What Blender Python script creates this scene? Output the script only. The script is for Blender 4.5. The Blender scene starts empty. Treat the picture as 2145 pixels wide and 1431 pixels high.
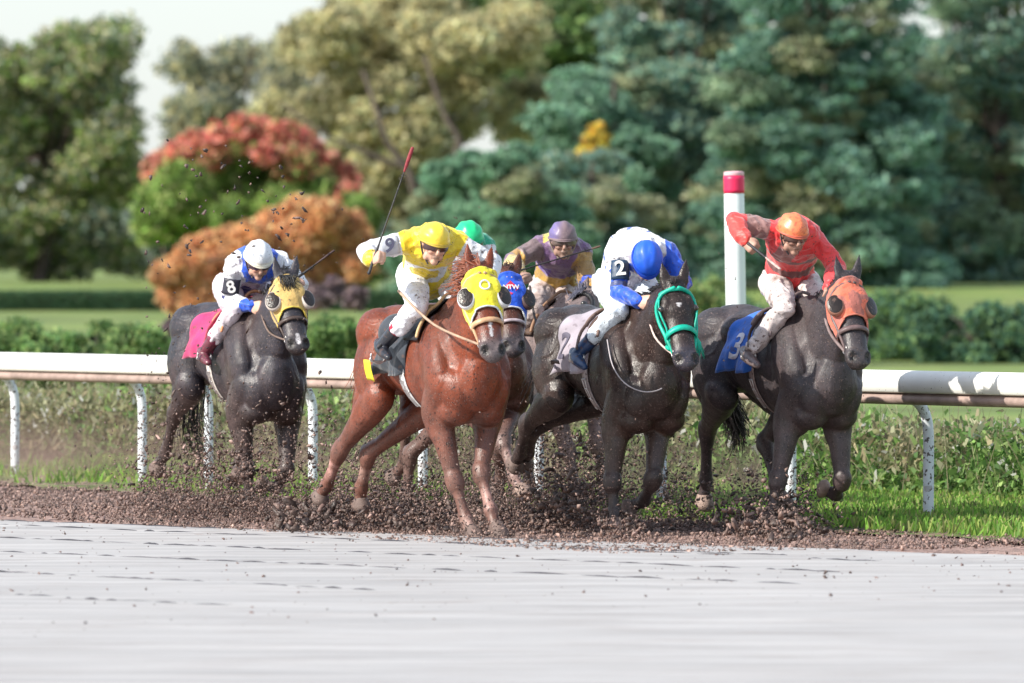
import bpy, math, random
import numpy as np
from mathutils import Vector, Matrix
from mathutils.bvhtree import BVHTree
R = math.radians
random.seed(7); rng = np.random.default_rng(7)
SC = bpy.context.scene
COL = SC.collection

# ------------------------------------------------ camera, sky, sun, exposure
F, CX, HY, HC = 16800.0, 1072.5, 577.0, 1.71      # focal length in photo pixels, principal column, horizon row, eye height
cam_d = bpy.data.cameras.new('camera'); cam = bpy.data.objects.new('camera', cam_d); COL.objects.link(cam)
cam.location = (0, 0, HC); cam.rotation_euler = (R(90), 0, 0)
cam_d.sensor_width = 36; cam_d.lens = F / 2145 * 36
cam_d.shift_y = -(715.5 - HY) / 2145
cam_d.clip_start = 1; cam_d.clip_end = 3000
cam_d.dof.use_dof = True; cam_d.dof.focus_distance = 53.0; cam_d.dof.aperture_fstop = 4.0
SC.camera = cam
SC.cycles.volume_step_rate = 6; SC.cycles.volume_max_steps = 24; SC.cycles.volume_bounces = 0
SUN_DIR = Vector((-0.80, -0.42, 0.62)).normalized()
w = bpy.data.worlds.new('World'); SC.world = w; w.use_nodes = True
nt = w.node_tree; bg = nt.nodes['Background']
sky = nt.nodes.new('ShaderNodeTexSky'); sky.sky_type = 'NISHITA'; sky.sun_disc = False
sky.sun_elevation = math.asin(SUN_DIR.z); sky.sun_rotation = math.atan2(SUN_DIR.x, SUN_DIR.y)
sky.air_density = 1.0; sky.dust_density = 1.0; sky.ozone_density = 1.0
wm = nt.nodes.new('ShaderNodeMix'); wm.data_type = 'RGBA'; wm.inputs[0].default_value = .48; wm.inputs[7].default_value = (5.2, 5.7, 6.3, 1)   # thin bright cloud over the blue
nt.links.new(sky.outputs[0], wm.inputs[6]); nt.links.new(wm.outputs[2], bg.inputs[0]); bg.inputs[1].default_value = 0.125
sl = bpy.data.lights.new('sun', 'SUN'); sl.energy = 4.5; sl.angle = R(0.6); sl.color = (1, .94, .84)
so = bpy.data.objects.new('sun', sl); COL.objects.link(so)
so.rotation_euler = SUN_DIR.to_track_quat('Z', 'Y').to_euler(); so.location = (-60, 0, 50)
SC.view_settings.view_transform = 'Standard'; SC.view_settings.look = 'None'
SC.view_settings.exposure = 0.62; SC.view_settings.gamma = 1

# ------------------------------------------------ helpers
def vnoise(p, seed=0):                      # smooth value noise in [-1,1], p: (N,3)
    p = np.asarray(p, float); i = np.floor(p).astype(np.int64); f = p - i; f = f * f * (3 - 2 * f)
    def h(a):
        n = a[:, 0] * 374761393 + a[:, 1] * 668265263 + a[:, 2] * 2147483647 + seed * 974711
        n = (n ^ (n >> 13)) * 1274126177; n = n ^ (n >> 16)
        return (n & 0xffff) / 32767.5 - 1
    r = 0
    for dx in (0, 1):
        for dy in (0, 1):
            for dz in (0, 1):
                wgt = (f[:, 0] if dx else 1 - f[:, 0]) * (f[:, 1] if dy else 1 - f[:, 1]) * (f[:, 2] if dz else 1 - f[:, 2])
                r = r + wgt * h(i + np.array([dx, dy, dz]))
    return r
def nrm(v): v = np.asarray(v, float); return v / (np.linalg.norm(v) + 1e-12)
def A(*v): return np.array(v, float)

class Geo:
    def __init__(s): s.v = []; s.f = []; s.n = 0
    def add(s, v, f):
        v = np.asarray(v, float); s.v.append(v); s.f += [tuple(int(i) + s.n for i in q) for q in f]; s.n += len(v)
    def verts(s): return np.vstack(s.v)
def catmull(P, k):
    P = np.asarray(P, float)
    if P.ndim == 1: P = P[:, None]
    n = len(P); out = []
    for i in range(n - 1):
        p0, p1, p2, p3 = P[max(i - 1, 0)], P[i], P[i + 1], P[min(i + 2, n - 1)]
        for j in range(k):
            t = j / k
            out.append(.5 * (2 * p1 + (p2 - p0) * t + (2 * p0 - 5 * p1 + 4 * p2 - p3) * t * t + (3 * p1 - p0 - 3 * p2 + p3) * t ** 3))
    out.append(P[-1]); return np.array(out)
def loft(g, pts, ra, rb=None, up=(0, 0, 1), n=14, k=4, egg=0.0, cap=1.0):
    rb = ra if rb is None else rb
    pts = np.asarray(pts, float); ra = np.broadcast_to(np.asarray(ra, float), (len(pts),)); rb = np.broadcast_to(np.asarray(rb, float), (len(pts),))
    C = catmull(pts, k); a = np.maximum(catmull(ra, k)[:, 0], .0008); b = np.maximum(catmull(rb, k)[:, 0], .0008)
    T = np.gradient(C, axis=0); T /= np.linalg.norm(T, axis=1)[:, None] + 1e-12
    up = np.asarray(up, float)
    if cap > 0:
        th = np.radians([30, 60, 82])
        r0, r1 = min(a[0], b[0]) * cap, min(a[-1], b[-1]) * cap
        C = np.vstack([[C[0] - T[0] * r0 * math.sin(x) for x in th[::-1]], C, [C[-1] + T[-1] * r1 * math.sin(x) for x in th]])
        a = np.concatenate([a[0] * np.cos(th[::-1]), a, a[-1] * np.cos(th)]); b = np.concatenate([b[0] * np.cos(th[::-1]), b, b[-1] * np.cos(th)])
        T = np.vstack([np.repeat(T[:1], 3, 0), T, np.repeat(T[-1:], 3, 0)])
    S = np.cross(up, T); S /= np.linalg.norm(S, axis=1)[:, None] + 1e-12; U = np.cross(T, S)
    ang = np.linspace(0, 2 * np.pi, n, endpoint=False); V = []
    for i in range(len(C)):
        wd = a[i] * (1 + egg * np.sin(ang))
        V.append(C[i] + S[i] * (wd * np.cos(ang))[:, None] + U[i] * (b[i] * np.sin(ang))[:, None])
    V = np.vstack(V + [C[:1], C[-1:]]); m = len(C); f = []
    for i in range(m - 1):
        for j in range(n):
            f.append((i * n + j, i * n + (j + 1) % n, (i + 1) * n + (j + 1) % n, (i + 1) * n + j))
    for j in range(n):
        f.append((m * n, (j + 1) % n, j)); f.append((m * n + 1, (m - 1) * n + j, (m - 1) * n + (j + 1) % n))
    g.add(V, f)
def ell(g, c, r, X=(1, 0, 0), Y=(0, 1, 0), Z=None, nu=16, nv=10, v0=-90, v1=90):   # ellipsoid; latitude range cut to v0..v1
    X, Y = nrm(X), nrm(Y); Z = nrm(np.cross(X, Y)) if Z is None else nrm(Z); r = np.broadcast_to(np.asarray(r, float), (3,))
    V = []; f = []
    for i in range(nv + 1):
        la = R(v0 + (v1 - v0) * i / nv)
        for j in range(nu):
            lo = 2 * math.pi * j / nu
            V.append(np.asarray(c) + X * r[0] * math.cos(la) * math.cos(lo) + Y * r[1] * math.cos(la) * math.sin(lo) + Z * r[2] * math.sin(la))
    for i in range(nv):
        for j in range(nu): f.append((i * nu + j, i * nu + (j + 1) % nu, (i + 1) * nu + (j + 1) % nu, (i + 1) * nu + j))
    b = len(V); V += [np.mean(V[:nu], 0), np.mean(V[nv * nu:b], 0)]
    for j in range(nu): f.append((b, (j + 1) % nu, j)); f.append((b + 1, nv * nu + j, nv * nu + (j + 1) % nu))
    g.add(V, f)
def tube(g, pts, r, n=8, k=3, up=None):
    pts = np.asarray(pts, float); d = nrm(pts[-1] - pts[0]) if np.linalg.norm(pts[-1] - pts[0]) > 1e-5 else A(1, 0, 0)
    if up is None: up = A(0, 0, 1) if abs(d[2]) < .8 else A(1, 0, 0)
    loft(g, pts, r, None, up, n, k, cap=.9)
def box(g, c, h, X=(1, 0, 0), Y=(0, 1, 0), Z=(0, 0, 1)):
    X, Y, Z = np.asarray(X, float), np.asarray(Y, float), np.asarray(Z, float)
    V = [np.asarray(c) + X * h[0] * a + Y * h[1] * b + Z * h[2] * d for d in (-1, 1) for a, b in ((-1, -1), (1, -1), (1, 1), (-1, 1))]
    g.add(V, [(3, 2, 1, 0), (4, 5, 6, 7), (0, 1, 5, 4), (1, 2, 6, 5), (2, 3, 7, 6), (3, 0, 4, 7)])
def to_mesh(g, name):
    me = bpy.data.meshes.new(name); me.from_pydata(g.verts().tolist(), [], g.f); return me
def link(name, me, mt=None, parent=None, smooth=True):
    o = bpy.data.objects.new(name, me); COL.objects.link(o)
    if mt is not None: me.materials.clear(); me.materials.append(mt)
    if smooth: me.polygons.foreach_set('use_smooth', [True] * len(me.polygons))
    if parent is not None: o.parent = parent
    return o
def build(g, name, mt, parent=None, smooth=True): return link(name, to_mesh(g, name), mt, parent, smooth)
def fuse(g, vox, it=4, name='m'):           # union of overlapping volumes as one smooth skin
    me = to_mesh(g, name); o = bpy.data.objects.new(name, me); COL.objects.link(o)
    m = o.modifiers.new('r', 'REMESH'); m.mode = 'VOXEL'; m.voxel_size = vox; m.use_smooth_shade = True
    s = o.modifiers.new('s', 'SMOOTH'); s.factor = .5; s.iterations = it
    dg = bpy.context.evaluated_depsgraph_get(); dg.update()
    out = bpy.data.meshes.new_from_object(o.evaluated_get(dg)); bpy.data.objects.remove(o); bpy.data.meshes.remove(me)
    return out
def coords(me): a = np.empty(len(me.vertices) * 3); me.vertices.foreach_get('co', a); return a.reshape(-1, 3)
def normals(me): a = np.empty(len(me.vertices) * 3); me.vertices.foreach_get('normal', a); return a.reshape(-1, 3)
def setco(me, c): me.vertices.foreach_set('co', np.asarray(c, float).ravel()); me.update()
def setcol(me, c):
    c = np.clip(np.asarray(c, float), 0, 1); a = me.color_attributes.new('Col', 'FLOAT_COLOR', 'POINT')
    a.data.foreach_set('color', np.hstack([c, np.ones((len(c), 1))]).ravel())
def bvh(me): return BVHTree.FromPolygons([v.co.copy() for v in me.vertices], [tuple(p.vertices) for p in me.polygons])
def tag(o, label=None, cat=None, group=None, kind=None):
    for k, v in (('label', label), ('category', cat), ('group', group), ('kind', kind)):
        if v: o[k] = v
    return o
def empty(name, loc, rz=0):
    o = bpy.data.objects.new(name, None); COL.objects.link(o); o.location = loc; o.rotation_euler = (0, 0, rz); o.empty_display_size = .2; return o
def smoothstep(a, b, x): t = np.clip((x - a) / (b - a), 0, 1); return t * t * (3 - 2 * t)
def mixc(c1, c2, t): return np.asarray(c1) * (1 - t[:, None]) + np.asarray(c2) * t[:, None]

MATS = {}
def mat(name, col=(.5, .5, .5), rough=.6, var=.2, vs=6, bump=.2, bs=40, attr=False, spots=None, spec=.5, coat=0, metal=0, sheen=0, stretch=None, rvar=0):
    if name in MATS: return MATS[name]
    m = bpy.data.materials.new(name); m.use_nodes = True; T = m.node_tree; N = T.nodes; Lk = T.links; b = N['Principled BSDF']
    b.inputs['Roughness'].default_value = rough; b.inputs['Specular IOR Level'].default_value = spec; b.inputs['Metallic'].default_value = metal
    b.inputs['Coat Weight'].default_value = coat; b.inputs['Coat Roughness'].default_value = .3; b.inputs['Sheen Weight'].default_value = sheen
    tc = N.new('ShaderNodeTexCoord'); src = tc.outputs['Object']
    if stretch:
        mp = N.new('ShaderNodeMapping'); mp.inputs['Scale'].default_value = stretch; Lk.new(src, mp.inputs[0]); bsrc = mp.outputs[0]
    else: bsrc = src
    if attr: c = N.new('ShaderNodeAttribute'); c.attribute_name = 'Col'; cs = c.outputs['Color']
    else: c = N.new('ShaderNodeRGB'); c.outputs[0].default_value = (*col, 1); cs = c.outputs[0]
    if var:
        n = N.new('ShaderNodeTexNoise'); n.inputs['Scale'].default_value = vs; n.inputs['Detail'].default_value = 5; Lk.new(src, n.inputs['Vector'])
        mr = N.new('ShaderNodeMapRange'); mr.inputs[1].default_value = .3; mr.inputs[2].default_value = .7; mr.inputs[3].default_value = 1 - var; mr.inputs[4].default_value = 1 + var
        Lk.new(n.outputs[0], mr.inputs[0])
        mx = N.new('ShaderNodeVectorMath'); mx.operation = 'SCALE'; Lk.new(cs, mx.inputs[0]); Lk.new(mr.outputs[0], mx.inputs['Scale']); cs = mx.outputs[0]
    for sp in (spots or []):               # (colour, scale, threshold, strength): splashed mud flecks
        n = N.new('ShaderNodeTexNoise'); n.inputs['Scale'].default_value = sp[1]; n.inputs['Detail'].default_value = 2; Lk.new(src, n.inputs['Vector'])
        mr = N.new('ShaderNodeMapRange'); mr.inputs[1].default_value = sp[2]; mr.inputs[2].default_value = sp[2] + .03; mr.inputs[4].default_value = sp[3]; Lk.new(n.outputs[0], mr.inputs[0])
        mx = N.new('ShaderNodeMix'); mx.data_type = 'RGBA'; Lk.new(mr.outputs[0], mx.inputs[0]); Lk.new(cs, mx.inputs[6]); mx.inputs[7].default_value = (*sp[0], 1); cs = mx.outputs[2]
    Lk.new(cs, b.inputs['Base Color'])
    if rvar:                               # wet and dry patches
        n = N.new('ShaderNodeTexNoise'); n.inputs['Scale'].default_value = 9; n.inputs['Detail'].default_value = 6; n.inputs['Roughness'].default_value = .7; Lk.new(src, n.inputs['Vector'])
        mr = N.new('ShaderNodeMapRange'); mr.inputs[1].default_value = .35; mr.inputs[2].default_value = .65; mr.inputs[3].default_value = rough - rvar; mr.inputs[4].default_value = rough + rvar; Lk.new(n.outputs[0], mr.inputs[0]); Lk.new(mr.outputs[0], b.inputs['Roughness'])
    if bump:
        n = N.new('ShaderNodeTexNoise'); n.inputs['Scale'].default_value = bs; n.inputs['Detail'].default_value = 4; Lk.new(bsrc, n.inputs['Vector'])
        bp = N.new('ShaderNodeBump'); bp.inputs['Strength'].default_value = bump; bp.inputs['Distance'].default_value = .02; Lk.new(n.outputs[0], bp.inputs['Height']); Lk.new(bp.outputs[0], b.inputs['Normal'])
    MATS[name] = m; return m
MUD = (.085, .05, .042); MUDL = (.30, .20, .17)

def at(px, py, Z): return Vector(((px - CX) / F * Z, Z, HC - (py - HY) / F * Z))   # world point seen at a photo pixel, Z metres away
NR, AR = A(.881, .473), A(.473, -.881)                                       # across and along the running rail
def ps(p, s, z=0.0): v = NR * p + AR * s; return A(v[0], v[1], z)

# ------------------------------------------------ ground
def ground_h(y):                                # flat track, ground rising gently far behind
    return np.interp(y, [0, 110, 280, 330, 420, 900, 2600], [0, 0, .42, 1.3, 1.6, 3, 8])
def sheet(name, xs, ys, zf, mt):
    Xg, Yg = np.meshgrid(xs, ys); Zg = zf(Xg, Yg); nx, ny = len(xs), len(ys); g = Geo()
    g.add(np.stack([Xg, Yg, Zg], -1).reshape(-1, 3), [(j * nx + i, j * nx + i + 1, (j + 1) * nx + i + 1, (j + 1) * nx + i) for j in range(ny - 1) for i in range(nx - 1)])
    return build(g, name, mt)
lawn_m = mat('lawn', (.13, .19, .035), .8, .45, .12, .4, 8, spots=[((.24, .26, .07), .35, .55, .6)])
tag(sheet('ground', np.linspace(-900, 900, 37), np.concatenate([np.linspace(-20, 110, 14), np.linspace(120, 420, 31), np.linspace(500, 2600, 12)]), lambda x, y: ground_h(y), lawn_m), kind='structure')
# churned dirt between the sealed racing surface and the verge, laid parallel to the rail
def strip(name, p0, p1, s0, s1, step, z0, amp, mt, fr=1.0):
    P = np.arange(p0, p1, step); S = np.arange(s0, s1, step * 1.5); Pg, Sg = np.meshgrid(P, S)
    X = NR[0] * Pg + AR[0] * Sg; Y = NR[1] * Pg + AR[1] * Sg
    q = np.stack([X.ravel(), Y.ravel(), 0 * X.ravel()], 1)
    Zn = z0 + amp * (np.maximum(vnoise(q * 7 * fr, 1), -.3) * .6 + vnoise(q * 16 * fr, 2) * .5 + vnoise(q * 2 * fr, 3) * .6 + .6)
    q[:, 2] = Zn; nx, ny = len(P), len(S); g = Geo()
    g.add(q, [(j * nx + i, j * nx + i + 1, (j + 1) * nx + i + 1, (j + 1) * nx + i) for j in range(ny - 1) for i in range(nx - 1)])
    return build(g, name, mt)
dirt_m = mat('churned_dirt', (.30, .20, .17), .75, .4, 9, .6, 60, spots=[((.07, .04, .035), 14, .6, .8), ((.45, .32, .28), 22, .62, .5)])
tag(strip('dirt_track', 22.2, 26.9, -64, -40, .05, .008, .02, dirt_m), kind='structure')
EDGE0, EDGE1 = A(-2.51, 53.9), A(2.29, 48.85)
ed = (EDGE1 - EDGE0) / np.linalg.norm(EDGE1 - EDGE0); en = A(-ed[1], ed[0]) * -1
if en[1] > 0: en = -en
def sealed():
    m = bpy.data.materials.new('sealed_track'); m.use_nodes = True; T = m.node_tree; N = T.nodes; Lk = T.links; b = N['Principled BSDF']
    b.inputs['Roughness'].default_value = .62; b.inputs['Specular IOR Level'].default_value = .35
    tc = N.new('ShaderNodeTexCoord'); mp = N.new('ShaderNodeMapping'); mp.inputs['Scale'].default_value = (.25, 2.2, 1); Lk.new(tc.outputs['Object'], mp.inputs[0])
    n = N.new('ShaderNodeTexNoise'); n.inputs['Scale'].default_value = 2.0; n.inputs['Detail'].default_value = 7; Lk.new(mp.outputs[0], n.inputs['Vector'])
    cr = N.new('ShaderNodeValToRGB'); cr.color_ramp.elements[0].position = .3; cr.color_ramp.elements[0].color = (.33, .32, .32, 1); cr.color_ramp.elements[1].position = .7; cr.color_ramp.elements[1].color = (.50, .485, .48, 1)
    Lk.new(n.outputs[0], cr.inputs[0])
    n3 = N.new('ShaderNodeTexNoise'); n3.inputs['Scale'].default_value = 5; n3.inputs['Detail'].default_value = 6; n3.inputs['Roughness'].default_value = .7; Lk.new(mp.outputs[0], n3.inputs['Vector'])
    mr = N.new('ShaderNodeMapRange'); mr.inputs[1].default_value = .52; mr.inputs[2].default_value = .70; mr.inputs[4].default_value = .75; Lk.new(n3.outputs[0], mr.inputs[0])
    mx = N.new('ShaderNodeMix'); mx.data_type = 'RGBA'; Lk.new(mr.outputs[0], mx.inputs[0]); Lk.new(cr.outputs[0], mx.inputs[6]); mx.inputs[7].default_value = (.24, .19, .17, 1); Lk.new(mx.outputs[2], b.inputs['Base Color'])
    n2 = N.new('ShaderNodeTexNoise'); n2.inputs['Scale'].default_value = 18; n2.inputs['Detail'].default_value = 5; Lk.new(mp.outputs[0], n2.inputs['Vector'])
    bp = N.new('ShaderNodeBump'); bp.inputs['Strength'].default_value = .6; bp.inputs['Distance'].default_value = .03; Lk.new(n2.outputs[0], bp.inputs['Height']); Lk.new(bp.outputs[0], b.inputs['Normal'])
    return m
g = Geo(); L0 = 26; L1 = 26
for (u, nn) in ((40, 26),):
    us = np.linspace(-30, 30, 900); ws = np.concatenate([np.linspace(0, 1.2, 20), np.linspace(1.4, 22, 60)]); V = []
    mid = (EDGE0 + EDGE1) / 2
    for wv in ws:
        base = mid + en * wv + ed * us[:, None]
        wob = vnoise(np.stack([us * 1.3, us * 0, us * 0], 1), 5) * .10 * max(0, 1 - wv) + vnoise(np.stack([us * 6, us * 0, us * 0], 1), 6) * .05 * max(0, 1 - wv * 2)
        base = base + en * wob[:, None]
        z = .046 - .02 * max(0, 1 - wv / .3) + .004 * vnoise(np.stack([us * 3, us * 0 + wv * 8, us * 0], 1), 8)
        V.append(np.hstack([base, np.full((len(us), 1), 0) + z[:, None]]))
    V = np.vstack(V); nx = len(us)
    g.add(V, [(j * nx + i, (j + 1) * nx + i, (j + 1) * nx + i + 1, j * nx + i + 1) for j in range(len(ws) - 1) for i in range(nx - 1)])
tag(build(g, 'sealed_track', sealed()), kind='structure')
g = Geo()                                       # cracked seams in the sealed surface, roughly parallel to its edge
for (w0, w1, u0, u1) in ((.25, .55, -5, 1.5), (.75, 1.6, -6, 5), (2.4, 3.0, -6, 6), (4.2, 4.4, -3, 7), (1.15, 1.3, .5, 4), (5.8, 6.6, -8, 6), (8, 8.5, -5, 7)):
    u = u0
    while u < u1:
        l = rng.uniform(.08, .5); t0 = (u - u0) / (u1 - u0); wv = w0 + (w1 - w0) * t0 + rng.normal(0, .012)
        c = mid + ed * u + en * wv; c2 = c + ed * l + en * rng.normal(0, .02)
        tube(g, [A(c[0], c[1], .042), A((c[0] + c2[0]) / 2, (c[1] + c2[1]) / 2, .044), A(c2[0], c2[1], .042)], [.003, rng.uniform(.006, .013), .003], 6, 2)
        u += l * rng.uniform(.7, 1.5)
tag(build(g, 'track_seams', mat('seam', (.04, .04, .05), .8, .2)), kind='structure')

def quads(name, C, U, V, cols, mt, parent=None):   # many small leaf faces with their own colours
    n = len(C); P = np.stack([C - U - V, C + U - V * .6, C + U * .7 + V, C - U * .6 + V * .9], 1).reshape(-1, 3)
    me = bpy.data.meshes.new(name); me.vertices.add(4 * n); me.vertices.foreach_set('co', P.ravel())
    me.loops.add(4 * n); me.loops.foreach_set('vertex_index', np.arange(4 * n)); me.polygons.add(n)
    me.polygons.foreach_set('loop_start', np.arange(n) * 4); me.update(calc_edges=True)
    setcol(me, np.repeat(cols, 4, 0)); o = link(name, me, mt, parent, smooth=False); return o
def leafmat(name='leaf', rough=.7, tr=.5):
    if name in MATS: return MATS[name]
    m = bpy.data.materials.new(name); m.use_nodes = True; T = m.node_tree; N = T.nodes; Lk = T.links; b = N['Principled BSDF']
    c = N.new('ShaderNodeAttribute'); c.attribute_name = 'Col'; Lk.new(c.outputs['Color'], b.inputs['Base Color']); b.inputs['Roughness'].default_value = rough
    t = N.new('ShaderNodeBsdfTranslucent'); Lk.new(c.outputs['Color'], t.inputs[0]); mx = N.new('ShaderNodeMixShader'); mx.inputs[0].default_value = tr
    Lk.new(b.outputs[0], mx.inputs[1]); Lk.new(t.outputs[0], mx.inputs[2]); Lk.new(mx.outputs[0], N['Material Output'].inputs[0]); MATS[name] = m; return m
LEAF = leafmat()
def rvec(n): v = rng.normal(size=(n, 3)); return v / np.linalg.norm(v, axis=1)[:, None]
def pickcol(pal, n, jit=.25):
    pal = np.asarray(pal, float); c = pal[rng.integers(0, len(pal), n)]; return c * (1 + rng.normal(0, jit, (n, 1)))

# grass verge under the rail and the weedy bank behind it
def blades(name, p0, p1, s0, s1, n, hmin, hmax, wd, pal, label, cat, zf=lambda p, s: 0, keep=None):
    P = rng.uniform(p0, p1, n); S = rng.uniform(s0, s1, n)
    if keep is not None: k = keep(P, S); P, S = P[k], S[k]; n = len(P)
    b = NR[None] * P[:, None] + AR[None] * S[:, None]; h = rng.uniform(hmin, hmax, n); C = np.stack([b[:, 0], b[:, 1], h / 2 + zf(P, S)], 1)
    lean = rng.normal(0, .35, (n, 2)) * h[:, None]; V = np.stack([lean[:, 0] / 2, lean[:, 1] / 2, h / 2], 1)
    a = rng.uniform(-.9, .9, n); U = np.stack([np.cos(a), np.sin(a), 0 * a], 1) * (wd * rng.uniform(.5, 1.3, n))[:, None]
    o = quads(name, C, U, V, pickcol(pal, n), LEAF); tag(o, label, cat, kind='stuff'); return o
verge_m = mat('verge', (.12, .16, .04), .9, .5, 5, .5, 30, spots=[((.22, .15, .11), 3, .52, .9)])
tag(strip('verge', 26.6, 34, -68, -38, .12, .03, .02, verge_m), kind='structure')
patch = lambda P, S: (vnoise(np.stack([P * 1.2, S * 1.2, S * 0], 1), 31) + (S + 53.5) * .13 + (P - 27.3) * .25 > rng.uniform(-.9, .4, len(P)))
blades('verge_grass', 26.75, 31, -64, -40, 60000, .03, .11, .008, [(.17, .34, .05), (.22, .42, .06), (.14, .27, .05), (.33, .42, .10), (.30, .33, .12)], 'bright green grass on the verge below the white rail', 'grass', lambda p, s: .05, patch)
def weeds():
    n = 85000; P = 30.4 + np.abs(rng.normal(0, .55, n)); S = rng.uniform(-72, -40, n)
    b = NR[None] * P[:, None] + AR[None] * S[:, None]; q = np.stack([b[:, 0], b[:, 1], 0 * P], 1)
    top = .62 + .16 * vnoise(q * 1.1, 11) + .07 * vnoise(q * 3.5, 12); t = rng.beta(1.15, 1.1, n); z = t * top
    C = np.stack([b[:, 0], b[:, 1], z + .05], 1); sz = rng.uniform(.008, .026, n)[:, None]
    U = rvec(n) * sz; V = rvec(n); V[:, 2] += .5; V *= sz * 1.5
    tint = vnoise(q * A(1.3, 1.3, 0) + np.stack([0 * z, 0 * z, z * 3], 1), 13)
    green = pickcol([(.15, .28, .07), (.20, .34, .09), (.10, .20, .06), (.27, .38, .13)], n); dry = pickcol([(.33, .28, .17), (.24, .24, .12), (.36, .36, .22), (.20, .20, .11)], n)
    k = np.clip(.5 + tint * .9 - (S + 56) * .055 + (t - .5) * .7, 0, 1) > rng.uniform(0, 1, n); col = np.where(k[:, None], dry, green)
    fl = (rng.uniform(0, 1, n) < .05) & (t > .3); col[fl] = (.62, .62, .58)
    tag(quads('weed_bank', C, U, V, col, LEAF), 'tangled weeds and dry stalks growing in a bank behind the white rail', 'weeds', kind='stuff')
    n = 2600; P = rng.uniform(30.3, 31.4, n); S = rng.uniform(-72, -40, n); b = NR[None] * P[:, None] + AR[None] * S[:, None]; h = rng.uniform(.25, .8, n)
    C = np.stack([b[:, 0], b[:, 1], h / 2 + .04], 1); l = rng.normal(0, .12, (n, 2)); V = np.stack([l[:, 0], l[:, 1], h / 2], 1); U = np.tile(A(.003, 0, 0), (n, 1))
    tag(quads('weed_stalks', C, U, V, pickcol([(.42, .36, .24), (.3, .24, .16), (.22, .28, .1)], n), LEAF), 'thin dry stalks standing among the weeds behind the rail', 'weeds', kind='stuff')
weeds()

# ------------------------------------------------ running rail
white_m = mat('rail_white', (.80, .80, .76), .45, .06, 3, .05, 20, spots=[((.10, .06, .05), 60, .70, .9)])
postw_m = mat('post_white', (.72, .76, .82), .4, .08, 3, .05, 20, spots=[((.07, .05, .05), 38, .60, .95), ((.3, .22, .2), 9, .6, .5)])
under_m = mat('rail_underside_shade', (.34, .25, .22), .6, .3, 6)  # pinkish brown paints in the underside's shade and the ground's reflected tint
def s_of(px): k = (px - CX) / F; Z = 27.69 / (.473 + .881 * k); return .473 * k * Z - .881 * Z
rail = empty('running_rail', tuple(ps(27.69, s_of(1072)))); rl = A(*rail.location)
def rail_profile(name, prof, mt, s0, s1):
    V = []; m = 40; n = len(prof)
    for i in range(m + 1):
        s = s0 + (s1 - s0) * i / m
        for (a, z) in prof: V.append(ps(27.69 + a, s, z) - rl)
    f = [(i * n + j, i * n + (j + 1) % n, (i + 1) * n + (j + 1) % n, (i + 1) * n + j) for i in range(m) for j in range(n)]
    f += [tuple(range(n))[::-1], tuple(m * n + j for j in range(n))]; g = Geo(); g.add(V, f)
    return build(g, name, mt, rail)
th = [R(a) for a in (0, 25, 50, 75, 90, 105, 130, 155, 180)]
prof = [(-.09 * math.cos(a), 1.005 + .07 * math.sin(a)) for a in th] + [(.09, .935), (.07, .925), (-.07, .925), (-.092, .935)]
sA, sB = -74, -40
rail_profile('rail_cover', prof, white_m, sA, sB)
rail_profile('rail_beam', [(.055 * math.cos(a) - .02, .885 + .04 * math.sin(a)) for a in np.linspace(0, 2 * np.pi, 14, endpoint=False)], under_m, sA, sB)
def s_post(px): k = (px - CX) / F; Z = 27.83 / (.473 + .881 * k); return .473 * k * Z - .881 * Z
s1, s2 = s_post(437), s_post(1657); ds = (s2 - s1) / 5; posts = [s1 + ds * i for i in range(-7, 8)]
posts = [s for s in posts if not abs(s - (s1 - ds)) < .1]; posts.append(s_post(298))
post0 = None
for s in posts:
    if post0 is None:
        g = Geo(); c = ps(0, 0)
        n2, a2 = A(NR[0], NR[1], 0), A(AR[0], AR[1], 0); zz = A(0, 0, 1)
        tube(g, [n2 * .14 - zz * .05, n2 * .14 + zz * .3, n2 * .14 + zz * .62, n2 * .125 + zz * .75, n2 * .08 + zz * .84, n2 * .01 + zz * .89], .037, 14, 6)
        post0 = build(g, 'rail_post', postw_m, rail); o = post0
    else: o = post0.copy(); COL.objects.link(o); o.parent = rail
    o.location = Vector(ps(27.69, s) - rl)
tag(rail, 'long white running rail on curved posts beside the dirt track', 'rail')

# ------------------------------------------------ marker pole
pb = at(1548, 0, 66); pole = empty('marker_pole', (pb.x, 66, 0))
g = Geo(); tube(g, [A(.0, 0, -.1), A(-.04, 0, 2.38)], .083, 24, 4); build(g, 'pole_shaft', mat('pole_white', (.78, .83, .85), .4, .04, 2, .05), pole)
g = Geo(); loft(g, [A(-.0395, 0, 2.385), A(-.042, 0, 2.53)], .086, n=24, up=(1, 0, 0), cap=0); build(g, 'pole_band', mat('pole_red', (.72, .02, .10), .4, .08, 4, .05), pole)
g = Geo(); loft(g, [A(-.042, 0, 2.532), A(-.0425, 0, 2.56)], .084, n=24, up=(1, 0, 0), cap=.1); build(g, 'pole_cap', mat('pole_pink', (.75, .45, .5), .5, .08, 4, .05), pole)
tag(pole, 'tall round white pole with a red band at its top behind the rail', 'pole')

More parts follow.
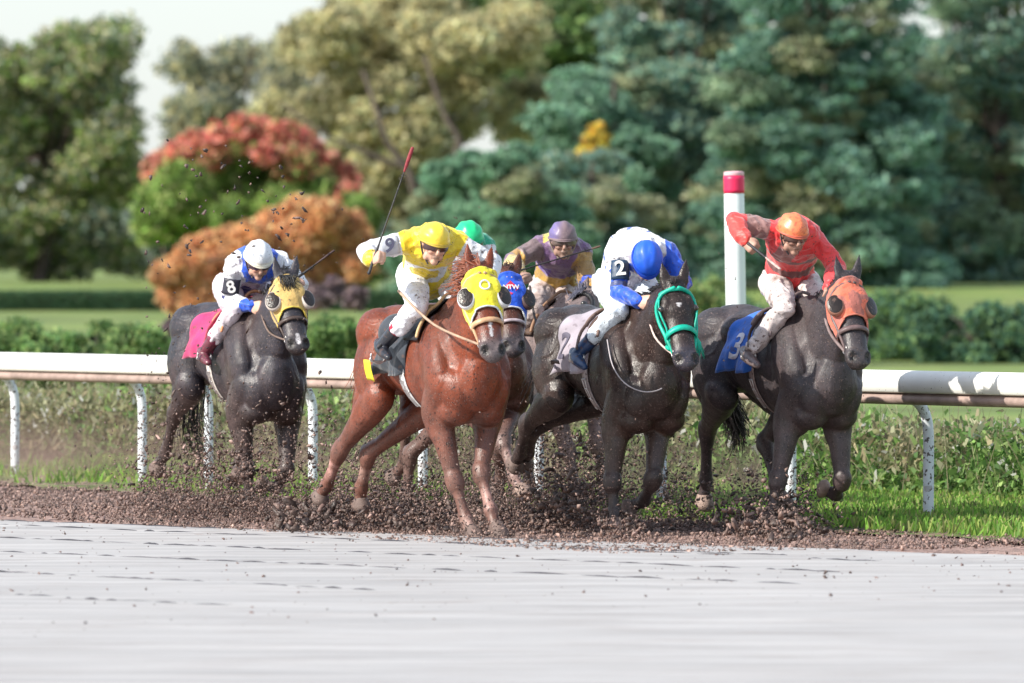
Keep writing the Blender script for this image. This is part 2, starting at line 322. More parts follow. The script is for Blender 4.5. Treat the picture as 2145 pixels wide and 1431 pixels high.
# ------------------------------------------------ trees, bushes, hedges (foliage as real leaf clumps)
bark = mat('bark', (.085, .065, .055), .9, .35, 3, .6, 10)
def foliage(name, blobs, n, sz, pal, parent, base, tr=.5, flat=1.0, inner=.35):
    # blobs: (x,y,z,r[,palette]) world; leaves sit in clumps near each blob's surface
    blobs = [b for b in blobs]; vol = np.array([b[3] ** 2 for b in blobs]); vol /= vol.sum(); Cs, Ns, K = [], [], []
    for b, v in zip(blobs, vol):
        m = max(8, int(n * v)); nc = max(6, int(m / 26)); d = rvec(nc); d[:, 1] = np.where(rng.uniform(0, 1, nc) < .6, -np.abs(d[:, 1]), d[:, 1])
        cc = np.array(b[:3]) + d * b[3] * (rng.uniform(.45, 1.08, nc) ** .6)[:, None] * A(1, 1, flat)
        idx = rng.integers(0, nc, m); off = rvec(m) * (rng.uniform(0, 1, m) ** .5 * b[3] * .42 + sz * .5)[:, None] * A(1.25, 1, .7 * flat)
        C = cc[idx] + off; tint = (1.05 + rng.normal(0, .32, nc))[idx][:, None]
        col = pickcol(b[4] if len(b) > 4 else pal, m, .16) * tint; Cs.append(C); K.append(col); Ns.append(d[idx])
    C = np.vstack(Cs); K = np.vstack(K); n = len(C); s = sz * rng.uniform(.6, 1.4, n)[:, None]; U = rvec(n); V = np.cross(U, rvec(n)); V /= np.linalg.norm(V, axis=1)[:, None]
    return quads(name, C - np.asarray(base), U * s, V * s * .8, K, LEAF, parent)
def tree(name, label, cat, Z, base_px, blobs, n, sz, pal, trunk_r=.25, limbs=(), flat=1.0, group=None, base_py=None, crown='crown', trunk=True):
    gz = float(ground_h(Z)); bx = (base_px - CX) / F * Z; base = A(bx, Z, gz); root = empty(name, tuple(base)); B = []
    for b in blobs:
        dz = b[3] if len(b) > 3 and not isinstance(b[3], (list, tuple)) else 0
        c = at(b[0], b[1], Z + dz); B.append((c.x, c.y, max(c.z, gz + .1), b[2] / F * Z) + ((b[-1],) if isinstance(b[-1], (list, tuple)) else ()))
    foliage(crown, B, n, sz, pal, root, base, flat=flat)
    g = Geo()
    if trunk:
        top = max(B, key=lambda q: q[2]); tp = A(bx + (top[0] - bx) * .5, Z, top[2]); mid_ = (base + tp) / 2 + A(trunk_r * .5, 0, 0)
        tube(g, [A(0, 0, -.2), mid_ - base, tp - base], [trunk_r, trunk_r * .7, trunk_r * .2], 10, 5)
        for q in B[:14]:
            t = rng.uniform(.25, .6); s = base + (tp - base) * t; tube(g, [s - base, (s + A(*q[:3])) / 2 - base + A(0, 0, .3), A(*q[:3]) - base], [trunk_r * .4, trunk_r * .25, trunk_r * .08], 7, 4)
    for (pts, r) in limbs:
        tube(g, [A(*at(x, y, Z + dz)) - base for (x, y, dz) in pts], np.linspace(r, r * .35, len(pts)), 9, 4)
    if g.n: build(g, 'trunk' if trunk else 'stem', bark, root)
    return tag(root, label, cat, group)
def scat(x0, x1, y0, y1, r, k, dz=0): return [(rng.uniform(x0, x1), rng.uniform(y0, y1), r * rng.uniform(.7, 1.25), rng.uniform(-dz, dz)) for _ in range(k)]
GR = [(.16, .26, .06), (.22, .32, .08), (.12, .20, .06), (.28, .36, .11)]
RED = [(.72, .20, .18), (.78, .30, .26), (.62, .18, .14), (.78, .42, .30), (.35, .34, .12)]
OL = [(.50, .46, .27), (.58, .53, .32), (.42, .41, .25), (.62, .54, .28), (.36, .40, .24)]
BG = [(.19, .33, .25), (.25, .40, .30), (.13, .25, .22), (.32, .44, .30), (.18, .31, .29), (.36, .38, .26)]
BG2 = [(.16, .31, .19), (.22, .39, .25), (.11, .23, .16), (.27, .43, .28)]
RU = [(.64, .32, .15), (.72, .42, .20), (.50, .24, .14), (.78, .54, .30)]
YE = [(.75, .60, .08), (.80, .45, .10), (.62, .58, .12)]
GRY = [(.22, .28, .22), (.30, .35, .28), (.17, .21, .20)]

# right hand side: big blue-green cedar mass as separate trees
def layered(x0, x1, ytop, ybot, Z, n, name, label, pal, cx=None, rows=9):
    bl = []; cx = (x0 + x1) / 2 if cx is None else cx
    for i in range(rows):
        t = i / (rows - 1); y = ytop + (ybot - ytop) * t; hw = (x1 - x0) / 2 * (.25 + .75 * min(1, t * 1.6) ** .8)
        for x in np.arange(cx - hw, cx + hw + 1, 62): bl.append((x + rng.uniform(-22, 22), y + rng.uniform(-16, 16) + abs(x - cx) * .10, rng.uniform(28, 50), rng.uniform(-3, 3)))
    return tree(name, label, 'tree', Z, cx, bl, n, .12, pal, .4, flat=.55, group='blue green conifers behind the track')
MIXP = [(.24, .34, .22), (.30, .38, .24), (.18, .27, .18)]; OLG = [(.34, .36, .20), (.26, .32, .20), (.40, .40, .26)]
def mass(name, label, pal, Z, x0, x1, ytop, ybot, n, r=52, step=50, group=None, sz=.11, lean=0):
    bl = []
    for y in np.arange(ytop, ybot, step * .8):
        t = (y - ytop) / (ybot - ytop); hw = (x1 - x0) / 2 * min(1, .28 + 1.25 * t)
        for x in np.arange((x0 + x1) / 2 - hw, (x0 + x1) / 2 + hw + 1, step): bl.append((x + rng.uniform(-20, 20) + lean * (1 - t), y + rng.uniform(-18, 18), r * rng.uniform(.65, 1.2), rng.uniform(-3.5, 3.5)) + (([pal, pal, pal, MIXP, OLG][rng.integers(0, 5)],) if rng.uniform() < .6 else ()))
    return tree(name, label, 'tree', Z, (x0 + x1) / 2, bl, int(n * 1.35), sz * .85, pal, .35, flat=.7, group=group)
G_ = 'blue green conifers behind the track'
mass('conifer_tree', 'broad dark blue green conifer directly behind the red topped pole', BG, 340, 1230, 1660, -160, 690, 90000, group=G_)
mass('conifer_tree', 'tall blue green conifer behind the rider in red', BG[:3] + BG2[:1], 326, 1520, 1960, -230, 720, 90000, group=G_)
mass('conifer_tree', 'dark conifer at the far right edge of the scene', BG, 350, 1840, 2330, -120, 720, 70000, group=G_)
mass('conifer_tree', 'spreading light green conifer behind the whip of the purple rider', BG2, 306, 850, 1230, 330, 640, 52000, r=40, step=42, group=G_)
mass('conifer_tree', 'shadowy blue conifer between the purple rider and the blue capped rider', BG + [(.16, .24, .16)], 316, 1020, 1420, 360, 690, 60000, r=42, step=44, group=G_)
mass('conifer_tree', 'light green conifer top above the rider with the blue helmet', BG2 + BG[:2], 333, 1090, 1420, 190, 600, 52000, r=42, step=44, group=G_)
# tall olive tree with dark leaning limbs in the middle
bl = scat(640, 960, 235, 470, 46, 34, 5) + scat(700, 1120, -60, 250, 60, 30, 5) + scat(560, 900, 60, 250, 46, 14, 5) + scat(720, 950, 430, 600, 40, 14, 4)
tree('olive_leaf_tree', 'tall tree with thin olive yellow leaves and dark leaning limbs', 'tree', 372, 905, bl, 100000, .11, OL, .4, trunk=False,
     limbs=[([(905, 668, -5), (895, 520, -6), (868, 400, -7), (850, 350, -7), (812, 300, -7), (795, 250, -7), (760, 150, -6)], .26), ([(850, 350, -7), (800, 334, -7), (720, 300, -7), (660, 268, -7), (590, 215, -6)], .13), ([(868, 400, -7), (930, 355, -7), (1000, 372, -7), (1040, 400, -6)], .11), ([(895, 520, -6), (925, 400, -7), (962, 300, -7), (930, 240, -7), (890, 120, -6)], .24)])
bl = scat(1050, 1260, 120, 300, 48, 16, 4) + scat(1000, 1300, -120, 130, 60, 14, 4)
tree('yellow_green_tree', 'yellow green tree beside the dark conifers with gaps of sky', 'tree', 392, 1170, bl, 45000, .12, [(.17, .28, .10), (.26, .34, .13), (.12, .22, .10)], .35)
bl = [(1252, 272, 13), (1246, 290, 17), (1258, 305, 13), (1238, 312, 17), (1226, 328, 16), (1212, 346, 14), (1200, 364, 12), (1205, 335, 9), (1262, 330, 8), (1190, 380, 8), (1270, 285, 8), (1232, 296, 9)]
tree('yellow_tree', 'small tree top of bright yellow and orange leaves among green conifers', 'tree', 326, 1228, bl, 5200, .08, YE, .10)
# red and green maple, left
bl = [(x, y, r, rng.uniform(-3, 3)) for x, y, r in ((420, 360, 56), (490, 345, 54), (550, 340, 54), (380, 395, 50), (450, 405, 58), (530, 400, 58), (610, 390, 54), (660, 420, 50), (600, 440, 54), (340, 430, 50), (420, 450, 54), (500, 450, 54), (560, 460, 50), (700, 440, 46), (480, 300, 40), (330, 470, 44))]
bl += [(x, y, r, rng.uniform(-3, 3), RED) for x, y, r in ((340, 350, 32), (372, 325, 28), (410, 305, 30), (455, 288, 26), (505, 270, 26), (545, 275, 30), (590, 290, 36), (622, 300, 34), (650, 328, 32), (680, 352, 36), (712, 378, 34), (728, 410, 26), (318, 365, 20), (560, 320, 24), (400, 340, 22))]
bl += [(x, y, r, rng.uniform(-4, 1), RED + GR + [(.55, .40, .18), (.60, .34, .2)]) for x, y, r in ((380, 360, 30), (440, 335, 30), (500, 315, 30), (560, 315, 30), (620, 345, 34), (660, 380, 34), (700, 410, 30), (590, 350, 26), (350, 385, 26), (680, 440, 28))]
tree('maple_tree', 'wide maple with green crown turning red along its top', 'tree', 335, 480, bl, 70000, .10, [(.22, .36, .08), (.30, .44, .11), (.17, .28, .08), (.40, .44, .17)], .35)
bl = scat(290, 460, 430, 540, 34, 12, 3) + scat(560, 780, 440, 560, 36, 12, 3)
tree('grey_green_tree', 'pale grey green tree below the maple at the left', 'tree', 345, 345, bl, 30000, .10, GRY, .18, trunk=False, limbs=[([(345, 668, -6), (348, 560, -6), (338, 500, -6)], .14), ([(348, 560, -6), (380, 500, -6)], .07), ([(346, 590, -6), (310, 530, -6)], .07)])
bl = scat(430, 760, 440, 620, 38, 16, 3)
tree('green_bush', 'green bush just behind the rust coloured bush', 'bush', 322, 600, bl, 24000, .10, GR, .15)
bl = scat(-120, 290, 90, 560, 60, 44, 4)
tree('grey_green_tree', 'faded grey green tree at the far left edge of the scene', 'tree', 365, 80, bl, 60000, .11, OL[:3] + GR + GRY[:2], .35)
bl = scat(380, 640, 215, 330, 40, 18, 4) + scat(270, 420, 320, 440, 40, 8, 4) + scat(560, 780, 330, 470, 44, 12, 4)
bl += scat(380, 640, 80, 230, 46, 12, 4)
tree('grey_green_tree', 'thin pale tree top rising behind the red maple crown', 'tree', 400, 450, bl, 52000, .10, GRY + OL[:3], .2)
# rust bush and lower shrubs
bl = [(x, y, r, rng.uniform(-1.5, 1.5)) for x, y, r in ((620, 450, 36), (670, 455, 38), (720, 480, 38), (755, 510, 26), (580, 480, 38), (640, 500, 48), (700, 520, 46), (590, 530, 48), (520, 505, 38), (465, 515, 36), (420, 530, 36), (385, 560, 34), (345, 580, 26), (440, 570, 42), (500, 570, 48), (560, 590, 46), (630, 570, 46), (700, 570, 40), (370, 610, 34), (420, 620, 36), (385, 640, 28), (750, 560, 26), (480, 620, 40), (640, 610, 36))]
tree('rust_bush', 'large rust orange shrub behind the rider in white and blue', 'bush', 262, 520, bl, 60000, .075, RU, .12)
bl = scat(330, 520, 665, 715, 24, 12, 1) + scat(640, 760, 600, 640, 20, 6, 1)
tree('purple_shrub', 'low purple grey shrub behind the rump of the leftmost horse', 'shrub', 170, 430, bl, 16000, .05, [(.22, .15, .18), (.30, .22, .22), (.15, .12, .13)], .05)
def hedge(name, label, Z0, x0, x1, ytop, ybot, depth, n, sz, pal, zb=None, topcol=None):
    xa, xb = (x0 - CX) / F * Z0, (x1 - CX) / F * Z0; zt = HC - (ytop - HY) / F * Z0; zbm = float(ground_h(Z0)) if zb is None else zb
    root = empty(name, ((xa + xb) / 2, Z0, zbm)); m = rng.integers(0, 3, n); X = rng.uniform(xa, xb, n); Y = Z0 + rng.uniform(0, depth, n) * (m > 0); z = np.where(m == 0, rng.uniform(zbm, zt, n), zt + rng.normal(0, .02, n)); m2 = m == 2; z = np.where(m2, rng.uniform(zbm, zt, n), z)
    q = np.stack([X, Y, z], 1); z = z + .05 * vnoise(q * 2, 21) * (zt - zbm); C = np.stack([X, Y, z], 1) - A(*root.location); s = sz * rng.uniform(.6, 1.4, n)[:, None]
    quads('foliage', C, rvec(n) * s, rvec(n) * s, pickcol(pal, n, .2), LEAF, root)
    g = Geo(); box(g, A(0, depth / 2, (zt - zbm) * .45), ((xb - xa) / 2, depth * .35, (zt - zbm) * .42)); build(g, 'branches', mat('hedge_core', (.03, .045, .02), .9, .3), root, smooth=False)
    return tag(root, label, 'hedge')
hedge('clipped_hedge', 'long low clipped hedge across the lawn far behind the rail', 282, -60, 1130, 612, 656, 1.5, 26000, .035, [(.05, .13, .06), (.08, .17, .07), (.035, .09, .05)])
LOW = [(.16, .28, .10), (.22, .35, .12), (.10, .20, .08), (.30, .38, .14)]; LOWD = [(.09, .19, .12), (.13, .25, .14), (.06, .14, .10), (.19, .30, .12)]
for (cx_, w_, yt, Z_, pal_, lab) in ((-40, 190, 668, 112, LOW, 'low green shrub at the left edge behind the rail'), (190, 170, 676, 108, LOW, 'low green shrub left of the leftmost horse behind the rail'), (420, 180, 690, 116, LOW, 'low green shrub hidden behind the rump of the leftmost horse'),
        (690, 170, 668, 110, LOW, 'low green shrub between the leftmost horse and the chestnut'), (930, 150, 680, 113, LOW, 'low green shrub behind the chestnut horse'), (1150, 150, 640, 120, LOWD, 'dark shrub behind the saddle of the dark bay horse')):
    bl = [(cx_ + rng.uniform(-w_, w_) * .8, rng.uniform(yt + 22, 800), rng.uniform(20, 38), rng.uniform(-.8, .8)) for _ in range(26)]
    tree('low_shrub', lab, 'shrub', Z_, cx_, bl, 26000, .024, pal_, .02, group='low shrubs in a row behind the rail')
for (cx_, w_, yt, Z_, pal_, lab) in ((1450, 110, 575, 150, [(.17, .28, .09), (.26, .36, .12), (.10, .20, .08), (.38, .42, .16)], 'yellow green leafy shrub between the green bridled horse and the pole'), (1640, 120, 640, 146, LOWD, 'dark green shrub hidden behind the rightmost horse'),
        (1850, 130, 610, 152, LOWD + LOW[:2], 'tall green shrub behind the head of the orange hooded horse'), (2060, 130, 640, 148, LOWD, 'dark green shrub at the right edge behind the rail'), (1290, 90, 640, 148, LOWD, 'small dark shrub behind the rump of the dark bay horse')):
    bl = [(cx_ + rng.uniform(-w_, w_), rng.uniform(yt + 30, 770), rng.uniform(28, 48), rng.uniform(-1, 1)) for _ in range(30)]
    tree('leafy_shrub', lab, 'shrub', Z_, cx_, bl, 36000, .034, pal_, .04, group='leafy shrubs behind the rail at the right')
# pale garden wall seen under the bushes
# ------------------------------------------------ distant wood closing the horizon
n = 110000; X = rng.uniform(-50, 50, n); z = rng.uniform(1, 1, n); Zd = 620 + rng.uniform(0, 12, n); top = np.interp(X, [-45, -22, -14, -4, 6, 12, 30], [8, 6.5, 6, 9, 9, 15, 18]) + 1.5 * vnoise(np.stack([X * .12, X * 0, X * 0], 1), 41) + 1.2 * vnoise(np.stack([X * .5, X * 0, X * 0], 1), 42)
z = 1.5 + rng.uniform(0, 1, n) ** .8 * top; s = .30 * rng.uniform(.5, 1.4, n)[:, None]
tag(quads('distant_wood', np.stack([X, Zd, z], 1), rvec(n) * s, rvec(n) * s, pickcol([(.17, .24, .17), (.22, .28, .18), (.28, .28, .18), (.13, .19, .15)], n), LEAF), 'far pale wood along the horizon behind all the trees', 'wood', kind='stuff')

# ------------------------------------------------ horses
class Frame:                                    # ground frame of a horse: x forward, y its left, z up
    def __init__(s, px0, Z, deg):
        s.Z = Z; s.O = A((px0 - CX) / F * Z, Z, 0); t = R(deg); s.t = t
        s.f = A(math.sin(t), -math.cos(t), 0); s.l = A(math.cos(t), math.sin(t), 0)
    def p(s, px, py, x):
        d = A((px - CX) / F, 1, -(py - HY) / F); C = A(0, 0, HC); k = (x + np.dot(s.O - C, s.f)) / np.dot(d, s.f); q = C + d * k - s.O
        return A(x, np.dot(q, s.l), q[2])
    def w(s, v): v = np.asarray(v, float); return s.O + s.f * v[0] + s.l * v[1] + A(0, 0, v[2])
    def vec(s, v): v = np.asarray(v, float); return A(np.dot(v, s.f), np.dot(v, s.l), v[2])
    def rz(s): return s.t - math.pi / 2
def fade(path, v):                              # distance of points v to a polyline
    path = np.asarray(path, float); best = np.full(len(v), 1e9); par = np.zeros(len(v))
    for i in range(len(path) - 1):
        a, b = path[i], path[i + 1]; ab = b - a; t = np.clip(((v - a) @ ab) / (ab @ ab), 0, 1); d = np.linalg.norm(v - a - t[:, None] * ab, axis=1)
        k = d < best; best[k] = d[k]; par[k] = i + t[k]
    return best, par
def grid_mesh(P, closed_u=False, thick=.004):   # P: (nu,nv,3) sheet given thickness
    nu, nv = P.shape[:2]; du = np.gradient(P, axis=0); dv = np.gradient(P, axis=1); N = np.cross(du, dv); N /= np.linalg.norm(N, axis=2)[..., None] + 1e-9
    V = np.concatenate([P.reshape(-1, 3), (P - N * thick).reshape(-1, 3)]); o = nu * nv; f = []; mu = nu if closed_u else nu - 1
    for i in range(mu):
        for j in range(nv - 1):
            a, b, c, d = i * nv + j, ((i + 1) % nu) * nv + j, ((i + 1) % nu) * nv + j + 1, i * nv + j + 1
            f += [(a, b, c, d), (o + d, o + c, o + b, o + a)]
    for i in range(mu):
        a, b = i * nv, ((i + 1) % nu) * nv; f.append((a, o + a, o + b, b)); a, b = i * nv + nv - 1, ((i + 1) % nu) * nv + nv - 1; f.append((b, o + b, o + a, a))
    if not closed_u:
        for j in range(nv - 1): f.append((j, j + 1, o + j + 1, o + j)); a = (nu - 1) * nv + j; f.append((a + 1, a, o + a, o + a + 1))
    g = Geo(); g.add(V, f); return g
def strand(g, pts, r):
    loft(g, pts, np.linspace(r, r * .25, len(pts)), n=4, k=2, up=(.1, .2, 1), cap=0)
DARKH = (.012, .011, .012)
hair_m = {}
def horse(key, label, fr, S):
    root = empty('racehorse', tuple(fr.O), fr.rz()); p = fr.p; sc = S.get('sc', 1.0); V3 = fr.vec
    g = Geo()
    # trunk
    tx = [-.90, -.80, -.62, -.35, -.05, .20, .42, .58, .70]; tz = [1.17, 1.19, 1.225, 1.215, 1.175, 1.155, 1.15, 1.10, 1.08]
    ra = [.10, .20, .27, .262, .272, .265, .235, .22, .17]; rb = [.17, .26, .30, .275, .305, .35, .385, .34, .24]
    dz = S.get('dz', 0.0); df = S.get('df', 0.0); tz = [z + df * min(1, max(0, (x + .35) / .9)) for x, z in zip(tx, tz)]
    loft(g, [A(x, 0, z + dz) for x, z in zip(tx, tz)], np.array(ra) * sc, np.array(rb), n=30, k=5, egg=-.06)
    loft(g, [A(.0, 0, 1.38 + dz), A(.25, 0, 1.42 + dz), A(.42, 0, 1.44 + dz), A(.6, 0, 1.40 + dz)], [.10, .09, .10, .11], [.09, .115, .13, .14], n=16)       # withers
    for s in (-1, 1):
        loft(g, [A(.30, s * .13, 1.40 + dz), A(.42, s * .185, 1.24 + dz), A(.55, s * .20, 1.06 + dz), A(.50, s * .19, .95 + dz)], [.05, .075, .085, .07], [.10, .14, .14, .10], up=(1, 0, 0), n=16)
        ell(g, A(.68, s * .10, 1.00 + dz + df), (.11, .125, .17)); ell(g, A(.60, s * .11, .86 + dz + df), (.14, .12, .10)); ell(g, A(.50, s * .14, .82 + dz + df), (.11, .075, .10))
        ell(g, A(-.62, s * .15, 1.32 + dz), (.24, .15, .18)); ell(g, A(-.30, s * .16, 1.33 + dz), (.14, .12, .12))
    # legs
    legs = {}
    for nm, s in (('RF', -1), ('LF', 1)):
        kn, fe, ho = [p(*q) for q in S[nm]]; el = p(*S[nm + 'e']) if nm + 'e' in S else A(.46, s * .18, .86 + dz + df)
        sh = A(.60, s * .17, 1.06 + dz + df); am = el * .55 + kn * .45 + A(.01, 0, 0); af = el * .12 + kn * .88
        loft(g, [sh, el + A(.02, 0, .02), el * .75 + kn * .25, am, af], [.10, .105, .092, .073, .053], [.13, .125, .102, .078, .056], up=(1, 0, 0), n=16)
        dirk = nrm(kn - el); dc = nrm(fe - kn)
        loft(g, [af, kn - dirk * .03, kn + dc * .045, kn * .7 + fe * .3], [.053, .063, .058, .038], [.056, .068, .060, .042], up=(1, 0, 0), n=14)
        cm = kn * .45 + fe * .55
        loft(g, [kn * .7 + fe * .3, cm, kn * .12 + fe * .88, fe], [.038, .034, .040, .048], [.041, .039, .046, .055], up=(1, 0, 0) if abs(dc[0]) < .8 else (0, 0, 1), n=12)
        pd = nrm(ho - fe); pa = fe * .45 + ho * .55
        loft(g, [fe - pd * .01, fe * .75 + ho * .25, pa, fe * .3 + ho * .7], [.048, .039, .041, .043], [.054, .041, .044, .047], up=(1, 0, 0) if abs(pd[0]) < .8 else (0, 0, 1), n=12)
        legs[nm] = [sh, el, kn, fe, ho]
    for nm, s in (('RH', -1), ('LH', 1)):
        hk, fe, ho = [p(*q) for q in S[nm]]; hip = A(-.58, s * .15, 1.28 + dz); kf = float(np.clip((hk[0] + 1.0) * .45, -.05, .3))
        st = p(*S[nm + 's']) if nm + 's' in S else A(-.42 + kf, s * .215, .93 + dz)
        loft(g, [hip, hip * .5 + st * .5 + A(-.05, s * .02, -.02), st + A(-.04, 0, 0)], [.13, .135, .09], [.24, .20, .14], up=(1, 0, 0), n=20)
        loft(g, [A(-.80, s * .10, 1.2 + dz), A(-.76 + kf * .3, s * .15, 1.02 + dz), st * .55 + hk * .45 + A(-.05, 0, .02)], [.085, .095, .055], [.12, .13, .06], up=(1, 0, 0), n=16)
        gm = st * .5 + hk * .5; gf = st * .15 + hk * .85
        loft(g, [st, st * .72 + hk * .28, gm, gf], [.10, .096, .076, .051], [.13, .12, .092, .064], up=(1, 0, 0), n=16)
        dc = nrm(fe - hk)
        loft(g, [gf, hk, hk + dc * .06, hk * .65 + fe * .35], [.051, .057, .051, .039], [.064, .076, .064, .048], up=(1, 0, 0) if abs(dc[0]) < .8 else (0, 0, 1), n=14)
        ell(g, hk - nrm(hk - st) * -.02 + A(-.035, 0, .03), (.032, .030, .045))
        loft(g, [hk * .65 + fe * .35, hk * .4 + fe * .6, hk * .1 + fe * .9, fe], [.039, .036, .042, .050], [.047, .043, .049, .057], up=(1, 0, 0) if abs(dc[0]) < .8 else (0, 0, 1), n=12)
        pd = nrm(ho - fe)
        loft(g, [fe - pd * .01, fe * .75 + ho * .25, fe * .45 + ho * .55, fe * .3 + ho * .7], [.049, .040, .042, .043], [.055, .042, .044, .047], up=(1, 0, 0) if abs(pd[0]) < .8 else (0, 0, 1), n=12)
        legs[nm] = [hip, st, hk, fe, ho]
    # head
    P = p(*S['poll']); M = p(*S['muz']); L = np.linalg.norm(M - P); d = (M - P) / L; al = R(S['face'])
    Fv = V3(A(math.sin(al), -math.cos(al), .12)); U = nrm(Fv - np.dot(Fv, d) * d); Sd = nrm(np.cross(U, d))
    if np.dot(Sd, V3(A(1, 0, 0))) < 0: Sd = -Sd      # points to the horse's left (picture right)
    H = lambda t, s=0, u=0: P + d * t * L + Sd * s + U * u
    hs = S.get('hs', 1.04)
    ts = [-.02, .10, .22, .33, .46, .60, .74, .86, .95, 1.0]; hw = np.array([.070, .095, .112, .112, .100, .087, .078, .076, .080, .064]) * hs; hh = np.array([.07, .098, .120, .130, .112, .088, .074, .068, .064, .052]) * hs
    loft(g, [H(t, 0, -h + (.012 if .15 < t < .4 else 0)) for t, h in zip(ts, hh)], hw, hh, up=U, n=22, k=4, egg=.10)
    for s in (-1, 1):
        ell(g, H(.30, s * .068 * hs, -.155 * hs), A(.10, .035, .085) * hs, X=d, Y=Sd, Z=U)           # cheek
        ell(g, H(.295, s * .088 * hs, -.045 * hs), A(.042, .026, .034) * hs, X=d, Y=Sd, Z=U)         # eye socket
        ell(g, H(.22, s * .070 * hs, -.030 * hs), A(.055, .030, .030) * hs, X=d, Y=Sd, Z=U)          # brow
        loft(g, [H(.45, s * .070 * hs, -.05 * hs), H(.62, s * .052 * hs, -.055 * hs)], [.016, .010], n=8, up=U)   # facial crest
        ell(g, H(.955, s * .048 * hs, -.035 * hs), A(.050, .036, .044) * hs, X=d, Y=Sd, Z=U)         # nostril bulge
        e0 = H(-.01, s * .052 * hs, -.045 * hs); ed_ = nrm(V3(A(s * .16 + S.get('earlean', 0), .25, 1.0))); et = e0 + ed_ * .165
        eu = nrm(np.cross(ed_, Sd)); 
        if np.dot(eu, U) < 0: eu = -eu
        loft(g, [e0 - ed_ * .03, e0 + ed_ * .035, e0 + ed_ * .09, et - ed_ * .025, et + ed_ * .008], [.030, .036, .036, .020, .009], [.026, .022, .017, .012, .008], up=eu, n=12)
    ell(g, H(.93, 0, -.112 * hs), A(.066, .050, .038) * hs, X=d, Y=Sd, Z=U); ell(g, H(1.0, 0, -.05 * hs), A(.036, .056, .050) * hs, X=d, Y=Sd, Z=U)   # lips
    ell(g, H(.82, 0, -.115 * hs), A(.11, .046, .036) * hs, X=d, Y=Sd, Z=U)
    # neck
    nb = H(.08, 0, -.10); q0 = A(.34, 0, 1.26 + dz); q1 = A(.58, 0, 1.27 + dz + df * .5); q2 = q1 * .5 + nb * .5 + A(0, 0, .03); q3 = q1 * .15 + nb * .85
    loft(g, [q0, q1, q2, q3, nb], [.17, .155, .105, .082, .075], [.25, .275, .19, .135, .115], up=(0, 0, 1), n=24, k=5)
    loft(g, [A(.60, 0, 1.02 + dz), A(.70, 0, 1.18 + dz), q2 + A(.10, 0, -.10)], [.10, .10, .07], [.08, .10, .06], up=(1, 0, 0), n=16)
    me = fuse(g, .0105, 5, 'body'); v = coords(me); nv = normals(me)
    # sculpt: nostrils, nasal hollow, muscle relief
    for s in (-1, 1):
        c = H(.97, s * .056 * hs, -.012 * hs); dd = v - c; r = np.sqrt((dd @ d) ** 2 / 1.1 + (dd @ Sd) ** 2 * 1.3 + (dd @ U) ** 2) / (.036 * hs); k = np.clip(1 - r, 0, 1); v -= nv * (np.sqrt(k) * .042)[:, None]
    body = v[:, 0] < .75
    legfade = smoothstep(.75, .95, v[:, 2])
    v += nv * ((vnoise(v * A(5, 5, 3.2), 3) * .012 + vnoise(v * A(12, 12, 5), 4) * .0045 + vnoise(v * A(26, 26, 9), 8) * .0012) * legfade * (v[:, 0] < .95))[:, None]
    for s in (-1, 1):                                   # groove behind the shoulder and between the breasts
        b_, _ = fade([A(.26, s * .24, 1.36 + dz), A(.33, s * .27, 1.12 + dz), A(.30, s * .2, .95 + dz)], v); v -= nv * (.013 * np.exp(-(b_ / .035) ** 2))[:, None]
        b_, _ = fade([A(.74, s * .145, 1.15 + dz), A(.70, s * .15, .93 + dz)], v); v -= nv * (.010 * np.exp(-(b_ / .03) ** 2))[:, None]
        b_, _ = fade([A(-.35, s * .25, 1.25 + dz), A(-.30, s * .27, 1.02 + dz)], v); v -= nv * (.014 * np.exp(-(b_ / .05) ** 2))[:, None]
    b_, _ = fade([A(.78, 0, 1.18 + dz), A(.70, 0, .88 + dz)], v); v -= nv * (.020 * np.exp(-(b_ / .028) ** 2))[:, None]
    vn = vnoise(v * 5.5 + 7, 33); vm = smoothstep(.0, .4, vnoise(v * 3.1, 34)); v += nv * (.0045 * np.exp(-(vn / .05) ** 2) * vm * smoothstep(.6, .8, v[:, 2]))[:, None]      # veins
    for i in range(7):                                  # faint ribs
        x0 = .12 - i * .075; b_ = np.abs(v[:, 0] - x0 + (v[:, 2] - 1.2) * .25); k = np.exp(-(b_ / .018) ** 2) * smoothstep(.95, 1.05, v[:, 2]) * (1 - smoothstep(1.25, 1.4, v[:, 2])); v += nv * (.0035 * k)[:, None]
    setco(me, v); nv = normals(me)
    # colours: coat, dark points, mud, painted nostril shade
    C = np.tile(np.array(S['coat'], float), (len(v), 1)); n1 = vnoise(v * 3.5, 9) * .5 + vnoise(v * 11, 10) * .25
    C = C * (1 + .35 * n1[:, None]); C = mixc(C, C * .0 + np.array(S.get('coat2', S['coat'])), smoothstep(-.1, .7, vnoise(v * 2.1, 14) + (1.25 - v[:, 2]) * .4))
    for nm in legs:
        b_, par = fade(legs[nm], v); lo = smoothstep(1.45, 2.1, par) * (b_ < .16); C = mixc(C, np.array(S.get('points', S['coat'])), lo * S.get('ptw', .8))
    dh = (v - P) @ d / L; hb, _ = fade([H(.0, 0, -.07), H(1, 0, -.05)], v); mz = smoothstep(.70, .92, dh) * (hb < .16); C = mixc(C, S.get('muzcol', (.05, .045, .05)), mz)
    for (t0, t1, s0, wd) in S.get('blaze', []):
        tt = np.clip(dh, t0, t1); c = P + d * (tt * L)[:, None] + Sd * s0; dd = v - c; lat = np.abs(dd @ Sd); al_ = np.abs(dh - tt) * L; m = (1 - smoothstep(wd * .7, wd * 1.15, np.hypot(lat, al_) + .006 * vnoise(v * 60, 3))) * ((dd @ U) > -.05) * (hb < .2); C = mixc(C, (.62, .6, .62), m)
